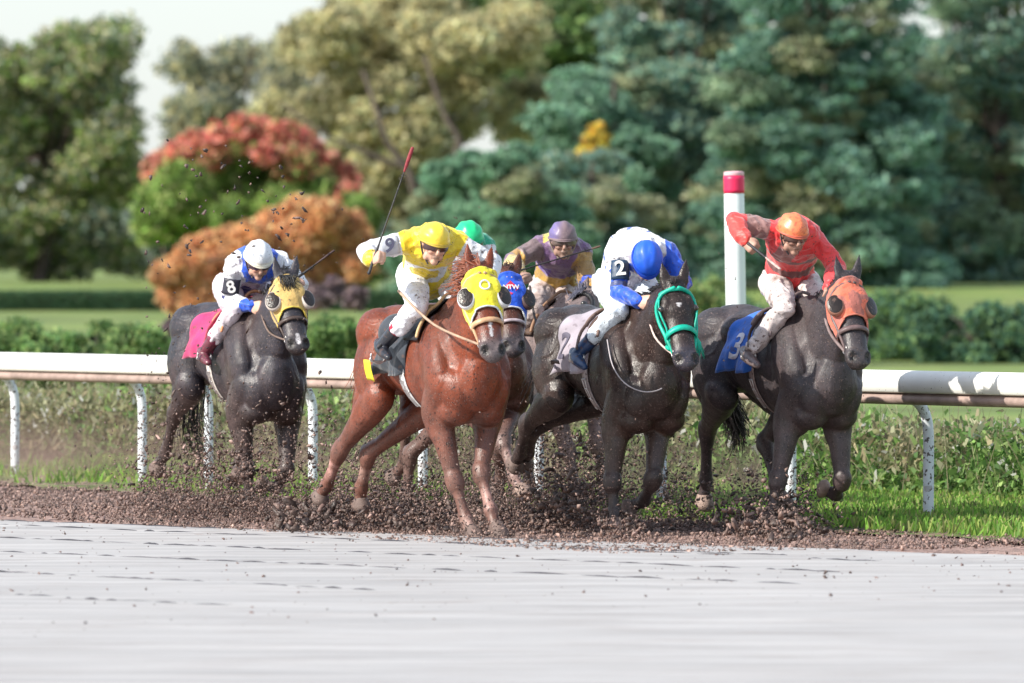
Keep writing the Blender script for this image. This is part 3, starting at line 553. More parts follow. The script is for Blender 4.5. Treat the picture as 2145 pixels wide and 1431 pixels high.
    for (nm, i0, i1, colr) in S.get('socks', []):
        b_, par = fade(legs[nm], v); C = mixc(C, colr, smoothstep(i0, i0 + .12, par) * (1 - smoothstep(i1 - .1, i1, par)) * (b_ < .1) * (.6 + .5 * vnoise(v * 25, 5)))
    mud = S.get('mud', .5); k = np.clip(smoothstep(1.35, .15, v[:, 2]) * mud * 1.1 + (vnoise(v * 6, 21) * .4 + vnoise(v * 19, 22) * .3) * mud, 0, .85) * (.6 + .4 * smoothstep(.3, -.4, nv[:, 1]))
    C = mixc(C, S.get('mudcol', (.20, .135, .12)), k)
    for s in (-1, 1):
        c = H(.965, s * .057 * hs, -.008 * hs); dd = v - c; r = np.sqrt((dd @ d) ** 2 * .8 + (dd @ Sd) ** 2 * 1.5 + (dd @ U) ** 2) / (.043 * hs); C = mixc(C, (.003, .002, .003), 1 - smoothstep(.7, .95, r))  # black painted into the nostrils to deepen the shade of the holes
    setcol(me, C)
    tree_ = bvh(me)
    link('body', me, mat('coat_' + key, rough=S.get('rough', .36) + .08, var=.28, vs=11, bump=.22, bs=150, attr=True, coat=.05, spec=.38, rvar=.16, stretch=(1, 1, .35), spots=[((.06, .04, .035), 60, .60, .5), ((.30, .22, .20), 110, .645, .5), ((.015, .011, .01), 70, .635, .9)]), root)
    for nm in legs:                                     # hooves
        fe, ho = legs[nm][3:]; pd = nrm(ho - fe); g = Geo(); upv = (1, 0, 0) if abs(pd[0]) < .8 else (0, 0, 1)
        c0 = fe * .42 + ho * .58; loft(g, [c0, c0 + (ho - c0) * .5 + A(.012, 0, 0), ho + A(.022, 0, 0), ho + pd * .008 + A(.022, 0, 0)], [.047, .058, .066, .057], [.052, .066, .076, .066], up=upv, n=18, k=3, cap=.15)
        build(g, 'hoof', mat('hoof_' + ('pale' if nm in S.get('pale', ()) else 'dark'), (.34, .24, .20) if nm in S.get('pale', ()) else (.16, .11, .095), .55, .3, 18, .4, 40, stretch=(1, 1, 8)), root)
    for s in (-1, 1):
        g = Geo(); ell(g, H(.300, s * .106 * hs, -.036 * hs), .023 * hs, X=d, Y=Sd); build(g, 'eye', mat('eye', (.01, .006, .004), .08, 0, bump=0, coat=1), root)
    hm = mat('hair_' + key, S.get('hair', DARKH), .5, .3, 10, .2, 60)
    g = Geo()                                           # mane blown back over the neck, forelock
    cr = catmull([A(.42, 0, 1.55 + dz), q2 + A(-.02, 0, .185), q3 + A(-.03, 0, .13), H(-.02, 0, .0)], 30)
    for i in range(230):
        c = cr[rng.integers(8, len(cr))] + A(0, rng.normal(0, .012), -.01); l = rng.uniform(.09, .2) * S.get('mane', 1); sd = S.get('maneside', 1) * abs(rng.normal(.5, .45)); e = nrm(A(-.55 + rng.normal(0, .2), sd * .55, .45 + rng.normal(0, .3))); e2 = nrm(A(-.8 + rng.normal(0, .2), sd * .9, -.25 + rng.normal(0, .3)))
        strand(g, [c, c + e * l * .5, c + (e + e2) * l * .5], .0055)
    for i in range(60 if S.get('forelock', 1) else 0):
        c = H(-.01, rng.normal(0, .022), .004); l = rng.uniform(.07, .15); strand(g, [c, c + (U * .5 + d * .6) * l * .4 + Sd * rng.normal(0, .02), c + (d + U * .15) * l + Sd * rng.normal(0, .03)], .005)
    build(g, 'mane', hm, root)
    g = Geo(); D0 = A(-.90, 0, 1.30 + dz); tw = S.get('tail', [A(-1.25, 0, 1.25), A(-1.5, 0, .95)]); tw = [p(*q) if len(q) == 3 and q[0] > 50 else np.asarray(q) for q in tw]
    path = catmull([D0 + A(.05, 0, 0)] + tw, 8)
    for i in range(S.get('tailn', 260)):
        o1 = rng.normal(0, 1, 3) * A(.012, .016, .016); o2 = rng.normal(0, 1, 3) * A(.05, .045, .06) * S.get('tailw', 1); m = len(path); e = rng.integers(int(m * .65), m + 1)
        strand(g, [path[j] + o1 * (1 - j / m) + o2 * (j / m) + A(0, .01, .01) * math.sin(j * .9 + o1[0] * 300) * (j / m) for j in range(0, e, max(1, m // 7))], .0062)
    build(g, 'tail', hm, root)
    # things wrapped on the barrel: cloth, saddle, girth
    def wrap(x0, x1, a0, a1, off, nx=14, na=40, flut=0, taper=0, cz=1.2 + dz, rear=0):
        Pn = np.zeros((na, nx, 3))
        for i in range(na):
            ti = i / (na - 1); a = R(a0 + (a1 - a0) * ti)
            for j in range(nx):
                tj = j / (nx - 1); x = x0 + (x1 - x0) * tj + taper * (abs(ti - .5) * 2) ** 2 + rear * (1 - tj) * (1 - (abs(ti - .5) * 2) ** 2); o = Vector((x, 0, cz)); dr = Vector((0, math.cos(a), math.sin(a))); h = tree_.ray_cast(o, dr, .7)
                r = (h[0] - o).length if h[0] is not None else .3
                low = max(0, abs(ti - .5) * 2 - .45) / .55
                r += off + flut * low ** 1.5 * (.35 * (1 - tj) + .25 * math.sin(tj * 9 + ti * 14) + .12 * math.sin(tj * 23 + 1)) 
                Pn[i, j] = (x, math.cos(a) * r, cz + math.sin(a) * r)
        Pn[1:-1] = (Pn[:-2] + 2 * Pn[1:-1] + Pn[2:]) / 4; Pn[:, 1:-1] = (Pn[:, :-2] + 2 * Pn[:, 1:-1] + Pn[:, 2:]) / 4; return Pn
    T = S['tack']; ca0 = T.get('cloth_low', 205)
    W = wrap(T.get('cx0', -.36), T.get('cx1', .16), 180 - ca0, ca0, .016, 20, 60, T.get('flut', .09), T.get('ctaper', -.02), rear=T.get('rear', .14))
    cg = grid_mesh(W, thick=.007); co = build(cg, 'saddle_cloth', mat('cloth_' + key, T['cloth'], .75, .22, 9, .35, 26, sheen=.3, spots=T.get('cspots', [(MUD, 30, .63, .8)])), root)
    for (x0, x1, a0, a1, colr) in T.get('patches', []):
        g = grid_mesh(wrap(x0, x1, a0, a1, .026 + T.get('poff', .03), 6, 8, 0), thick=.004); build(g, 'cloth_patch', mat('patch_%s_%d' % (key, int(colr[0] * 100)), colr, .7, .2, 12, .2), root)
    for (txt, xc, ac, sz_, colr) in T.get('numeral', []):
        cu = bpy.data.curves.new('cloth_number', 'FONT'); cu.body = txt; cu.size = 1; cu.align_x = 'CENTER'; cu.align_y = 'CENTER'; cu.offset = .02; o = bpy.data.objects.new('t', cu); COL.objects.link(o); dgx = bpy.context.evaluated_depsgraph_get(); mt_ = bpy.data.meshes.new_from_object(o.evaluated_get(dgx)); bpy.data.objects.remove(o)
        vv = coords(mt_)
        for q in vv:
            x = xc + q[0] * sz_; a = R(ac) - q[1] * sz_ / .29; ti = (math.degrees(a) - (180 - ca0)) / (2 * ca0 - 180) * (len(W) - 1); tj = (x - W[0, 0, 0]) / (W[0, -1, 0] - W[0, 0, 0]) * (W.shape[1] - 1); ti = min(max(ti, 0), len(W) - 1.001); tj = min(max(tj, 0), W.shape[1] - 1.001); i0, j0 = int(ti), int(tj)
            pw = (W[i0, j0] * (1 - tj + j0) + W[i0, j0 + 1] * (tj - j0)) * (1 - ti + i0) + (W[i0 + 1, j0] * (1 - tj + j0) + W[i0 + 1, j0 + 1] * (tj - j0)) * (ti - i0); q[:] = pw + A(0, math.cos(a), math.sin(a)) * .006
        setco(mt_, vv); link('cloth_number', mt_, mat('num_' + key, colr, .7, .2, 20), root, smooth=False)
    g = grid_mesh(wrap(-.02, .24, 20, 160, .030, 12, 40, 0, .10), thick=.012); build(g, 'saddle', mat('leather_' + key, T.get('saddle', (.09, .055, .04)), .45, .3, 14, .25, 40), root)
    g = Geo(); 
    W2 = wrap(-.03, .30, 22, 158, .046, 8, 30, 0, .10); tube(g, W2[:, -1], .011, 8, 2); tube(g, W2[4:-4, 0], .014, 8, 2); build(g, 'saddle_piping', mat('piping_' + key, T.get('pipe', (.30, .17, .10)), .5, .2, 10), root)
    gw = T.get('gw', .045); gx = T.get('gx', .09)
    g = grid_mesh(wrap(gx - gw, gx + gw, 178, 362, .010, 5, 60, 0), thick=.006); build(g, 'girth', mat('girth_' + key, T.get('girth', (.62, .60, .58)), .6, .2, 14, .2, spots=[(MUD, 40, .62, .8)]), root)
    g = Geo(); Wb = wrap(gx - gw * .5, gx + gw * .5, 212, 244, .020, 2, 7, 0)
    for i in range(0, 7, 2):
        tube(g, [Wb[i, 0], Wb[i, 1]], .006, 6, 2)
        if i < 6: tube(g, [Wb[i, 0], Wb[i + 2, 0]], .005, 6, 2); tube(g, [Wb[i, 1], Wb[i + 2, 1]], .005, 6, 2)
    build(g, 'girth_buckle', mat('steel', (.55, .52, .52), .3, .1, metal=.9), root)
    # headgear measured on the head itself
    def hr(t, a, off, rmax=.16):
        o = H(t, 0, -(.085 if t < .5 else .06) * hs); dr = Sd * math.cos(a) + U * math.sin(a); h = tree_.ray_cast(Vector(o), Vector(dr), .3); r = (h[0] - Vector(o)).length if h[0] is not None else .1
        return o, dr, min(r, rmax)
    def hring(t, off, w0, sag=0, n=36, low=0.0):          # band round the nose / forehead, t may fall towards the jaw
        G0 = np.zeros((n, 3, 3))
        for i in range(n):
            a = 2 * math.pi * i / n; tt = t + sag * (1 - math.sin(a)) / 2
            for j in range(3):
                o, dr, r = hr(tt + (j - 1) * w0 / L, a, off); G0[i, j] = o + dr * (r + off + (.003 if j == 1 else 0))
        return grid_mesh(G0[::-1], True, .005)
    if 'hood' in T:
        hd = T['hood']; n = 72; m = 34; G0 = np.zeros((n, m, 3)); Rr = np.zeros((n, m)); OO = np.zeros((n, m, 3)); DD = np.zeros((n, m, 3))
        for i in range(n):
            a = 2 * math.pi * i / n; sn = math.sin(a); t0 = .07 - .085 * max(0, sn) + .05 * max(0, -sn); te = hd.get('te', .47) + .20 * smoothstep(-1, 1, np.array(-sn * 1.0 + .2)) - .02
            for j in range(m):
                tt = t0 + (te - t0) * j / (m - 1); o, dr, r = hr(tt, a, 0, .135 if sn < .3 else (.10 if tt < .1 else .2)); OO[i, j], DD[i, j], Rr[i, j] = o, dr, r
        for _ in range(3): Rr = (np.roll(Rr, 1, 0) + 2 * Rr + np.roll(Rr, -1, 0)) / 4; Rr[:, 1:-1] = (Rr[:, :-2] + 2 * Rr[:, 1:-1] + Rr[:, 2:]) / 4
        ii = np.arange(n)[:, None]; jj = np.arange(m)[None]
        wr = .0035 * np.sin(jj * .9 + np.sin(ii * .35) * 2.2) * smoothstep(m * .6, 0, jj * 1.0) + .0015 * np.sin(ii * .9 + jj * .3)
        G0 = OO + DD * (Rr + .012 + wr)[..., None]
        build(grid_mesh(G0[::-1], True, .006), 'blinker_hood', mat('hood_' + key, hd['col'], .72, .16, 16, .3, 50, sheen=.2, spots=hd.get('spots', [(MUD, 45, .66, .75), (MUD, 120, .66, .6)])), root)
        g = Geo(); ln = G0[:, -1] + DD[:, -1] * .002; tube(g, np.vstack([ln, ln[:1]]), .0065, 6, 1, up=d); build(g, 'hood_trim', mat('trim_' + key, hd.get('trim', (.7, .7, .7)), .6, .1), root)
        for s in (-1, 1):
            if s in hd.get('cups', (-1, 1)):
                E = H(.33, s * .088 * hs, -.042 * hs); ax = nrm(U * .90 + Sd * s * .40 - d * .05); ay = nrm(np.cross(ax, d)); az = np.cross(ax, ay)
                g = Geo(); ell(g, E + Sd * s * .024 + ax * .008, A(.060, .076, .052), X=ay, Y=az, Z=ax, v0=-80, v1=28, nu=24); cup = build(g, 'eye_cup', mat('cup_' + key, hd.get('cup', (.62, .6, .6)), .35, .15, 10, .1), root)
                g = Geo(); ell(g, E + Sd * s * .026 + ax * .030, A(.051, .066, .010), X=ay, Y=az, Z=ax, v0=0, v1=90, nu=24); build(g, 'cup_mesh', mat('cupmesh', (.018, .012, .010), .3, .4, 20, .2, 90, spots=[((.16, .10, .08), 30, .60, .5)]), cup)
        if 'emblem' in hd:
            for (kind_, cols_) in hd['emblem']:
                o, dr, r = hr(.22, R(90), 0); c = o + dr * (r + .024)
                if kind_ == 'ring':
                    g = Geo(); tube(g, [c + (Sd * math.cos(a) * .031 + d * math.sin(a) * .031) - U * (.010 * math.cos(a) ** 2) for a in np.linspace(0, 2 * math.pi, 19)], .006, 6, 1, up=U); build(g, 'hood_emblem', mat('emblem_w', (.75, .78, .80), .6, .1), root)
                elif kind_ == 'diamond':
                    g = Geo(); q = [c + Sd * .058 - U * .012, c + d * .052, c - Sd * .058 - U * .012, c - d * .052]; q2_ = [x - U * .004 for x in q]; g.add(q + q2_, [(0, 1, 2, 3), (7, 6, 5, 4), (0, 4, 5, 1), (1, 5, 6, 2), (2, 6, 7, 3), (3, 7, 4, 0)]); build(g, 'hood_emblem', mat('emblem_r', (.60, .03, .08), .6, .2), root, smooth=False)
                    textpatch('hood_letters', 'NTW', c + U * .006, Sd, -d, U, .046, mat('emblem_w', (.75, .78, .80)), root)
    bm = mat('bridle_' + key, T.get('bridle', (.05, .035, .03)), .45, .25, 20, .2, 60)
    build(hring(T.get('nt', .62), .013, .010 * T.get('bw', 1), T.get('nsag', .03)), 'noseband', bm, root)
    g = Geo()
    bit = [H(.83, s * .066 * hs, -.075 * hs) for s in (-1, 1)]
    for s, bt in zip((-1, 1), bit):
        for tgt in (1,):
            pts = []
            for t, a in ((.06, 100 if s < 0 else 80), (.10, 150 if s < 0 else 30), (.22, 178 if s < 0 else 2), (.40, 186 if s < 0 else -6), (.60, 188 if s < 0 else -8)):
                o, dr, r = hr(t, R(a), 0); pts.append(o + dr * (r + .014))
            tube(g, pts + [bt], .0065 * T.get('bw', 1) + .001, 6, 3)
    if T.get('brow'):
        pts = []
        for a in np.linspace(10, 170, 13): o, dr, r = hr(.075, R(a), 0, .12); pts.append(o + dr * (r + .008))
        tube(g, pts, .011, 6, 2)
        for s, bt in zip((-1, 1), bit):
            pts = []
            for t, a in ((.05, 168 if s < 0 else 12), (.28, 158 if s < 0 else 22), (.50, 172 if s < 0 else 8)): o, dr, r = hr(t + .03, R(a), 0); pts.append(o + dr * (r + .010))
            o, dr, r = hr(.64, R(182 if s < 0 else -2), 0); tube(g, pts + [o + dr * (r + .012)], .007, 6, 3)
            tube(g, [H(.64, s * .07, -.06), H(.76, s * .075, -.09), H(.70, s * .085, -.14)], .016, 8, 3)
    if T.get('tassel'):
        for i in range(34): c = H(.62, .085, -.08); strand(g, [c, c + Sd * rng.uniform(0, .04) + d * .05, c + Sd * rng.uniform(.0, .07) + d * rng.uniform(.09, .15) - U * .05], .005)
    build(g, 'cheek_strap', bm, root)
    for s, bt in zip((-1, 1), bit):
        g = Geo(); tube(g, [bt + d * .028 * math.cos(a) + U * .028 * math.sin(a) + Sd * s * .004 for a in np.linspace(0, 2 * math.pi, 13)], .0045, 6, 1, up=Sd); build(g, 'bit_ring', mat('steel'), root)
    for hnd, bt in zip(S['hands'], bit):
        if hnd is not None:
            h_ = p(*hnd) if len(hnd) == 3 else hnd; g = Geo(); mid_ = bt * .5 + h_ * .5 + A(0, 0, -.05); sidey = -1 if bt is bit[0] else 1
            mid_[1] += sidey * .03; tube(g, [bt - U * .02, mid_, h_], T.get('rr', .007), 6, 5); build(g, 'rein', mat('rein_' + key, T.get('rein', (.16, .11, .09)), .6, .3, 20), root)
    # irons hang at the rider's feet
    for ft in S['irons']:
        f_ = p(*ft); g = Geo(); tube(g, [f_ + A(0, .05 * math.cos(a), .045 * math.sin(a) + .01) for a in np.linspace(R(-200), R(20), 12)] + [f_ + A(0, .05, -.02), f_ + A(0, -.05, -.02), f_ + A(0, -.05, .0)], .007, 6, 2, up=(1, 0, 0)); st = build(g, 'stirrup', mat('steel'), root)
        top = A(.06, np.sign(f_[1]) * .16, 1.46 + dz); g = Geo(); loft(g, [f_ + A(0, 0, .06), f_ * .4 + top * .6 + A(0, np.sign(f_[1]) * .05, 0), top], .012, .004, up=(1, 0, 0), n=8); build(g, 'strap', mat('leather_' + key), st)
    for lp in S.get('loops', []):
        g = Geo(); tube(g, [p(*q) for q in lp], .0042, 6, 5); build(g, 'neck_strap', mat('strap_pale', (.42, .38, .40), .5, .2, 20), root)
    tag(root, label, 'horse', 'racehorses galloping in the pack'); return root, tree_
def textpatch(name, s, c, X, Y, Z, size, mt, parent, ext=.0015):
    cu = bpy.data.curves.new(name, 'FONT'); cu.body = s; cu.size = size; cu.extrude = ext; cu.align_x = 'CENTER'; cu.align_y = 'CENTER'; cu.offset = size * .02
    o = bpy.data.objects.new(name, cu); COL.objects.link(o); dg = bpy.context.evaluated_depsgraph_get(); me = bpy.data.meshes.new_from_object(o.evaluated_get(dg)); bpy.data.objects.remove(o)
    v = coords(me); X, Y, Z = nrm(X), nrm(Y), nrm(Z); setco(me, np.asarray(c) + v[:, :1] * X + v[:, 1:2] * Y + v[:, 2:] * Z); return link(name, me, mt, parent, smooth=False)

# ------------------------------------------------ riders
def hand(g, W, K, a, n, s=1.0, curl=1.0):
    # W wrist, K towards the knuckles, a along the row of knuckles (first finger to little finger), n palm side
    K = nrm(K); a = nrm(a - np.dot(a, K) * K); n = nrm(n - np.dot(n, K) * K - np.dot(n, a) * a)
    loft(g, [W - K * .015, W + K * .03, W + K * .075 * s], np.array([.028, .040, .042]) * s, np.array([.020, .017, .015]) * s, up=n, n=12)
    for i, ln in enumerate((.92, 1.0, .95, .78)):
        b = W + K * .076 * s + a * (-.030 + .020 * i) * s; c1, c2, c3 = curl * R(62), curl * R(135), curl * R(195); pts = [b - K * .01]
        for l, c in ((.036, c1), (.026, c2), (.018, c3)): pts.append(pts[-1] + (K * math.cos(c) + n * math.sin(c)) * l * ln * s)
        tube(g, [b - K * .02] + pts, np.array([.010, .0105, .0095, .009, .0075]) * s, 8, 3, up=a)
    t0 = W + K * .022 * s - a * .032 * s; tube(g, [t0, t0 + K * .028 * s - a * .012 * s + n * .018 * s, t0 + K * .045 * s + n * .042 * s + a * .012 * s, t0 + K * .048 * s + n * .046 * s + a * .034 * s], np.array([.013, .0125, .011, .008]) * s, 8, 3)
def rider(key, label, fr, J, group='jockeys riding in the pack'):
    p = fr.p; V3 = fr.vec; j = {k: p(*v) for k, v in J['j'].items()}
    for k in ('hand_dirR', 'hand_dirL'): pass
    pel = (j['hipR'] + j['hipL']) / 2; chs = (j['shR'] + j['shL']) / 2; across = nrm(j['shL'] - j['shR']); hd = j['head']
    off = pel.copy(); wo = fr.w(off); root = empty('person', tuple(wo), fr.rz())
    def fin(me): me.transform(Matrix.Translation(Vector(-off))); return me
    al, pt = R(J['yaw']), R(J['pitch']); Fv = nrm(V3(A(math.sin(al) * math.cos(pt), -math.cos(al) * math.cos(pt), -math.sin(pt))))
    roll = R(J.get('roll', 0)); U0 = nrm(A(0, 0, 1) - Fv * Fv[2] + 1e-6 * A(1, 0, 0)); S0 = nrm(np.cross(U0, Fv)); U = U0 * math.cos(roll) + S0 * math.sin(roll); Sx = nrm(np.cross(U, Fv))
    if np.dot(Sx, V3(A(1, 0, 0))) < 0: Sx = -Sx
    Hh = lambda f=0, s=0, u=0: hd + Fv * f + Sx * s + U * u
    bt = nrm(chs - pel); bk = nrm(np.cross(across, bt)); 
    if bk[2] < 0: bk = -bk
    def torso(g, q, xtra=0):
        mid_ = pel * .5 + chs * .5 + bk * J.get('hump', .05); nb = chs * .45 + hd * .55 - Fv * .02
        loft(g, [pel - bt * .06, pel + bt * .06, mid_, chs - bt * .02, chs + bt * .06], np.array([.125, .14, .145, .17, .12]) + q, np.array([.11, .115, .115, .115, .085]) + q, up=bk, n=22, k=5)
        loft(g, [j['shR'] + bt * .0, chs + bk * .02, j['shL']], np.array([.058, .085, .058]) + q, np.array([.058, .075, .058]) + q, up=bk, n=16)
    def arm(g, s, q, qe=None, to=1.0):
        a, b, c = j['sh' + s], j['el' + s], j['wr' + s]; qe = q if qe is None else qe; c2 = b + (c - b) * to
        loft(g, [a, a * .5 + b * .5, b - nrm(b - a) * .02], np.array([.056, .046, .040]) + q, n=14, up=(.3, .2, 1) if abs(nrm(b - a)[2]) < .8 else (1, 0, 0))
        loft(g, [b, b * .6 + c2 * .4, c2], np.array([.041, .040, .027]) + A(q, q, qe), n=14, up=(.3, .2, 1) if abs(nrm(c - b)[2]) < .8 else (1, 0, 0))
    def leg(g, s, q, lo=1.0, hi=True):
        a, b, c = j['hip' + s], j['kn' + s], j['an' + s]
        if hi: loft(g, [a, a * .55 + b * .45, b * .9 + a * .1], np.array([.095, .082, .058]) + q, n=16, up=(1, 0, .2) if abs(nrm(b - a)[0]) < .8 else (0, 0, 1))
        c2 = b + (c - b) * lo; loft(g, [b, b * .6 + c2 * .4, c2], np.array([.056, .056, .036 + (1 - lo) * .03]) + q, n=14, up=(1, 0, .2) if abs(nrm(c - b)[0]) < .8 else (0, 0, 1))
    # the body: one continuous figure
    g = Geo(); torso(g, -.012)
    for s in 'RL': arm(g, s, -.008); leg(g, s, -.010)
    loft(g, [chs + bt * .02, chs * .5 + hd * .5, hd - U * .05 - Fv * .02], [.065, .052, .052], n=14, up=(.2, .3, 1) if abs(nrm(hd - chs)[2]) < .8 else (1, 0, 0))
    ell(g, Hh(-.005, 0, .03), A(.092, .074, .098), X=Fv, Y=Sx, Z=U, nu=22, nv=14); ell(g, Hh(.028, 0, -.045), A(.062, .058, .072), X=Fv, Y=Sx, Z=U, nu=20)
    ell(g, Hh(.068, 0, -.098), A(.024, .026, .022), X=Fv, Y=Sx, Z=U)                                   # chin
    loft(g, [Hh(.083, 0, .012), Hh(.101, 0, -.012), Hh(.112, 0, -.030), Hh(.092, 0, -.042)], [.008, .010, .014, .010], n=8, up=Sx)   # nose
    for s in (-1, 1):
        ell(g, Hh(.070, s * .034, -.030), A(.026, .024, .020), X=Fv, Y=Sx, Z=U); ell(g, Hh(.078, s * .028, .022), A(.014, .024, .009), X=Fv, Y=Sx, Z=U)
        ell(g, Hh(-.005, s * .074, -.012), A(.020, .008, .030), X=Fv, Y=Sx, Z=U); ell(g, Hh(.030, s * .048, -.070), A(.030, .020, .030), X=Fv, Y=Sx, Z=U)
    ell(g, Hh(.088, 0, -.063), A(.012, .024, .006), X=Fv, Y=Sx, Z=U); ell(g, Hh(.084, 0, -.076), A(.012, .020, .006), X=Fv, Y=Sx, Z=U)
    for s in 'RL':
        h = J['hand' + s]; K = V3(A(*h[0])); a = V3(A(*h[1])); n_ = V3(A(*h[2])); hand(g, j['wr' + s], K, a, n_, 1.06)
        c, b = j['an' + s], j['kn' + s]; dn = nrm(c - b); ft = A(*J.get('foot' + s, (.16, 0, -.06))); tube(g, [c, c + dn * .045 + ft * .1, c + dn * .05 + ft * .8], [.026, .026, .014], 12, 4)
    me = fuse(g, .0058, 2, 'figure'); v = coords(me); skin = np.array(J.get('skin', (.60, .36, .27))); C = np.tile(skin, (len(v), 1))
    rel = v - hd; f_, s_, u_ = rel @ Fv, rel @ Sx, rel @ U; hm = (np.linalg.norm(rel, axis=1) < .16)
    C = mixc(C, skin * .55, ((u_ < -.058) & (u_ > -.076) & (np.abs(s_) < .026) & (f_ > .06) & hm) * 1.0); C = mixc(C, (.03, .02, .015), ((u_ > .03) & hm) * 1.0)
    C = mixc(C, skin * A(1.15, .8, .75), np.exp(-((np.abs(s_) - .038) / .018) ** 2 - ((u_ + .032) / .02) ** 2) * hm * .5)
    C = mixc(C, (.17, .11, .09), np.clip((vnoise(v * 40, 3) * .6 + J.get('facemud', .1)) * hm, 0, .8)); setcol(me, C)
    link('figure', fin(me), mat('skin', rough=.5, var=.08, vs=30, bump=.1, bs=120, attr=True), root)
    def cloth(name, g, vox, it, colf, mt, amp=.008, fr_=9):
        me = fuse(g, vox, it, name); v = coords(me); nv = normals(me)
        q = v + .06 * np.stack([vnoise(v * 7, 61), vnoise(v * 7, 62), vnoise(v * 7, 63)], 1)
        rid = 1 - np.abs(vnoise(q * fr_ * A(1, 1.6, 1.2), 51)) * 2; v2 = v + nv * (amp * rid + amp * .6 * (1 - np.abs(vnoise(q * fr_ * 2.3, 52)) * 2))[:, None]; setco(me, v2)
        if colf is not None: setcol(me, colf(v))
        me = fin(me); return link(name, me, mt, root)
    armR = [j['shR'], j['elR'], j['wrR']]; armL = [j['shL'], j['elL'], j['wrL']]
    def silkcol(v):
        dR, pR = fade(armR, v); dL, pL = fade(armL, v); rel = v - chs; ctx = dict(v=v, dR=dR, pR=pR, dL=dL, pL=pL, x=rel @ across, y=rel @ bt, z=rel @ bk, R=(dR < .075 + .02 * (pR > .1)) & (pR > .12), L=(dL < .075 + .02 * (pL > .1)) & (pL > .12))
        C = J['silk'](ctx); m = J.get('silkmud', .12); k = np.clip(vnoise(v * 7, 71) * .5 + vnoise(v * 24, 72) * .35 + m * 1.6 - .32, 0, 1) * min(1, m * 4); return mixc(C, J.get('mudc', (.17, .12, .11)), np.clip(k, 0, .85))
    g = Geo(); torso(g, .012)
    for s in 'RL': arm(g, s, .013, .010, .96)
    fleck = [(MUD, 48, .64, .8), (MUD, 110, .66, .7)]
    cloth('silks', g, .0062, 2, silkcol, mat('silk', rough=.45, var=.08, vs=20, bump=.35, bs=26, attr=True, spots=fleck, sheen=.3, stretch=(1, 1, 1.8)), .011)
    g = Geo(); loft(g, [pel - bt * .10, pel, pel + bt * .06], [.125, .15, .135], [.11, .128, .115], up=bk, n=20)
    for s in 'RL': leg(g, s, .006, J.get('breech', .62))
    def brcol(v):
        C = np.tile(np.array(J.get('bcol', (.74, .74, .78))), (len(v), 1)); m = J.get('bmud', .1); k = np.clip(vnoise(v * 9, 81) * .6 + vnoise(v * 30, 82) * .4 + m * 1.8 - .5, 0, 1); return mixc(C, (.24, .16, .13), np.clip(k, 0, .85))
    cloth('breeches', g, .0068, 3, brcol, mat('breech', rough=.6, var=.06, vs=20, bump=.25, bs=34, attr=True, spots=fleck + ([(MUD, 70, .57, .8)] if J.get('bmud', 0) > .2 else [])),   .009, 11)
    for s in 'RL':
        b, c = j['kn' + s], j['an' + s]; t = b + (c - b) * (J.get('breech', .62) - .06); dn = nrm(c - b); g = Geo()
        loft(g, [t, t * .5 + c * .5, c, c + dn * .02], [.048, .048, .042, .040], n=16, up=(1, 0, .2) if abs(dn[0]) < .8 else (0, 0, 1))
        ft = A(*J.get('foot' + s, (.16, 0, -.06))); loft(g, [c - ft * .35 + dn * .03, c + dn * .045, c + dn * .05 + ft * .5, c + dn * .05 + ft], [.030, .040, .042, .026], [.034, .044, .034, .022], n=14, up=(0, 0, 1))
        me = fuse(g, .006, 2, 'boot'); bo = link('boot', fin(me), mat('boot_' + key, J.get('boot', (.03, .03, .035)), .3, .25, 16, .25, 40, coat=.3, spots=[(MUD, 30, .6, .7)]), root)
        if 'boottop' in J: g = Geo(); loft(g, [t - dn * .012, t + dn * J.get('toplen', .07)], [.052, .051], n=18, up=(1, 0, .2) if abs(dn[0]) < .8 else (0, 0, 1), cap=.1); me = to_mesh(g, 'boot_top'); fin(me); link('boot_top', me, mat('boottop_' + key, J['boottop'], .4, .2, 14), bo)
    # helmet with its silk cover, rim, strap; goggles
    g = Geo(); hc = Hh(-.010, 0, .036); ell(g, hc, A(.122, .100, .108), X=Fv, Y=Sx, Z=U, nu=32, nv=18, v0=-8, v1=90); he = Geo()
    me = to_mesh(g, 'helmet'); v = coords(me); nv = normals(me); setco(me, v + nv * (.003 * vnoise((v) * 28, 6) + .0025 * np.sin(np.arctan2((v - hc) @ Sx, (v - hc) @ U) * 9))[:, None]); v = coords(me)
    setcol(me, J['helm'](v - hc, (v - hc) @ Fv, (v - hc) @ Sx, (v - hc) @ U)); hel = link('helmet', fin(me), mat('helmet_' + key, rough=J.get('hrough', .4), var=.06, vs=20, bump=.08, bs=50, attr=True, coat=.2, spots=J.get('hspots', [(MUD, 60, .66, .85), (MUD, 120, .66, .8)])), root)
    g = Geo(); tube(g, [hc + Fv * .123 * math.cos(a) + Sx * .101 * math.sin(a) - U * .012 for a in np.linspace(0, 2 * math.pi, 33)], .0075, 8, 1, up=U)
    pk = np.array([[hc + Fv * (.114 + .024 * r * max(0, math.cos(a * 1.0))) * math.cos(a) + Sx * (.094 + .010 * r) * math.sin(a) - U * (.012 + .012 * r * math.cos(a)) for r in (0, .5, 1)] for a in np.linspace(-1.15, 1.15, 18)]); gg = grid_mesh(pk, thick=.004); g.add(gg.verts(), gg.f)
    me = fin(to_mesh(g, 'peak')); link('peak', me, mat('peak_' + key, J['peak'], .5, .15, 12), hel)
    g = Geo(); 
    for s in (-1, 1): tube(g, [hc + Fv * .03 + Sx * s * .098 - U * .02, Hh(.025, s * .070, -.06), Hh(.045, s * .03, -.118)], .006, 6, 4)
    me = fin(to_mesh(g, 'chin_strap')); link('chin_strap', me, mat('strap_' + key, J.get('strap', (.05, .045, .05)), .5, .2), hel)
    g = Geo()
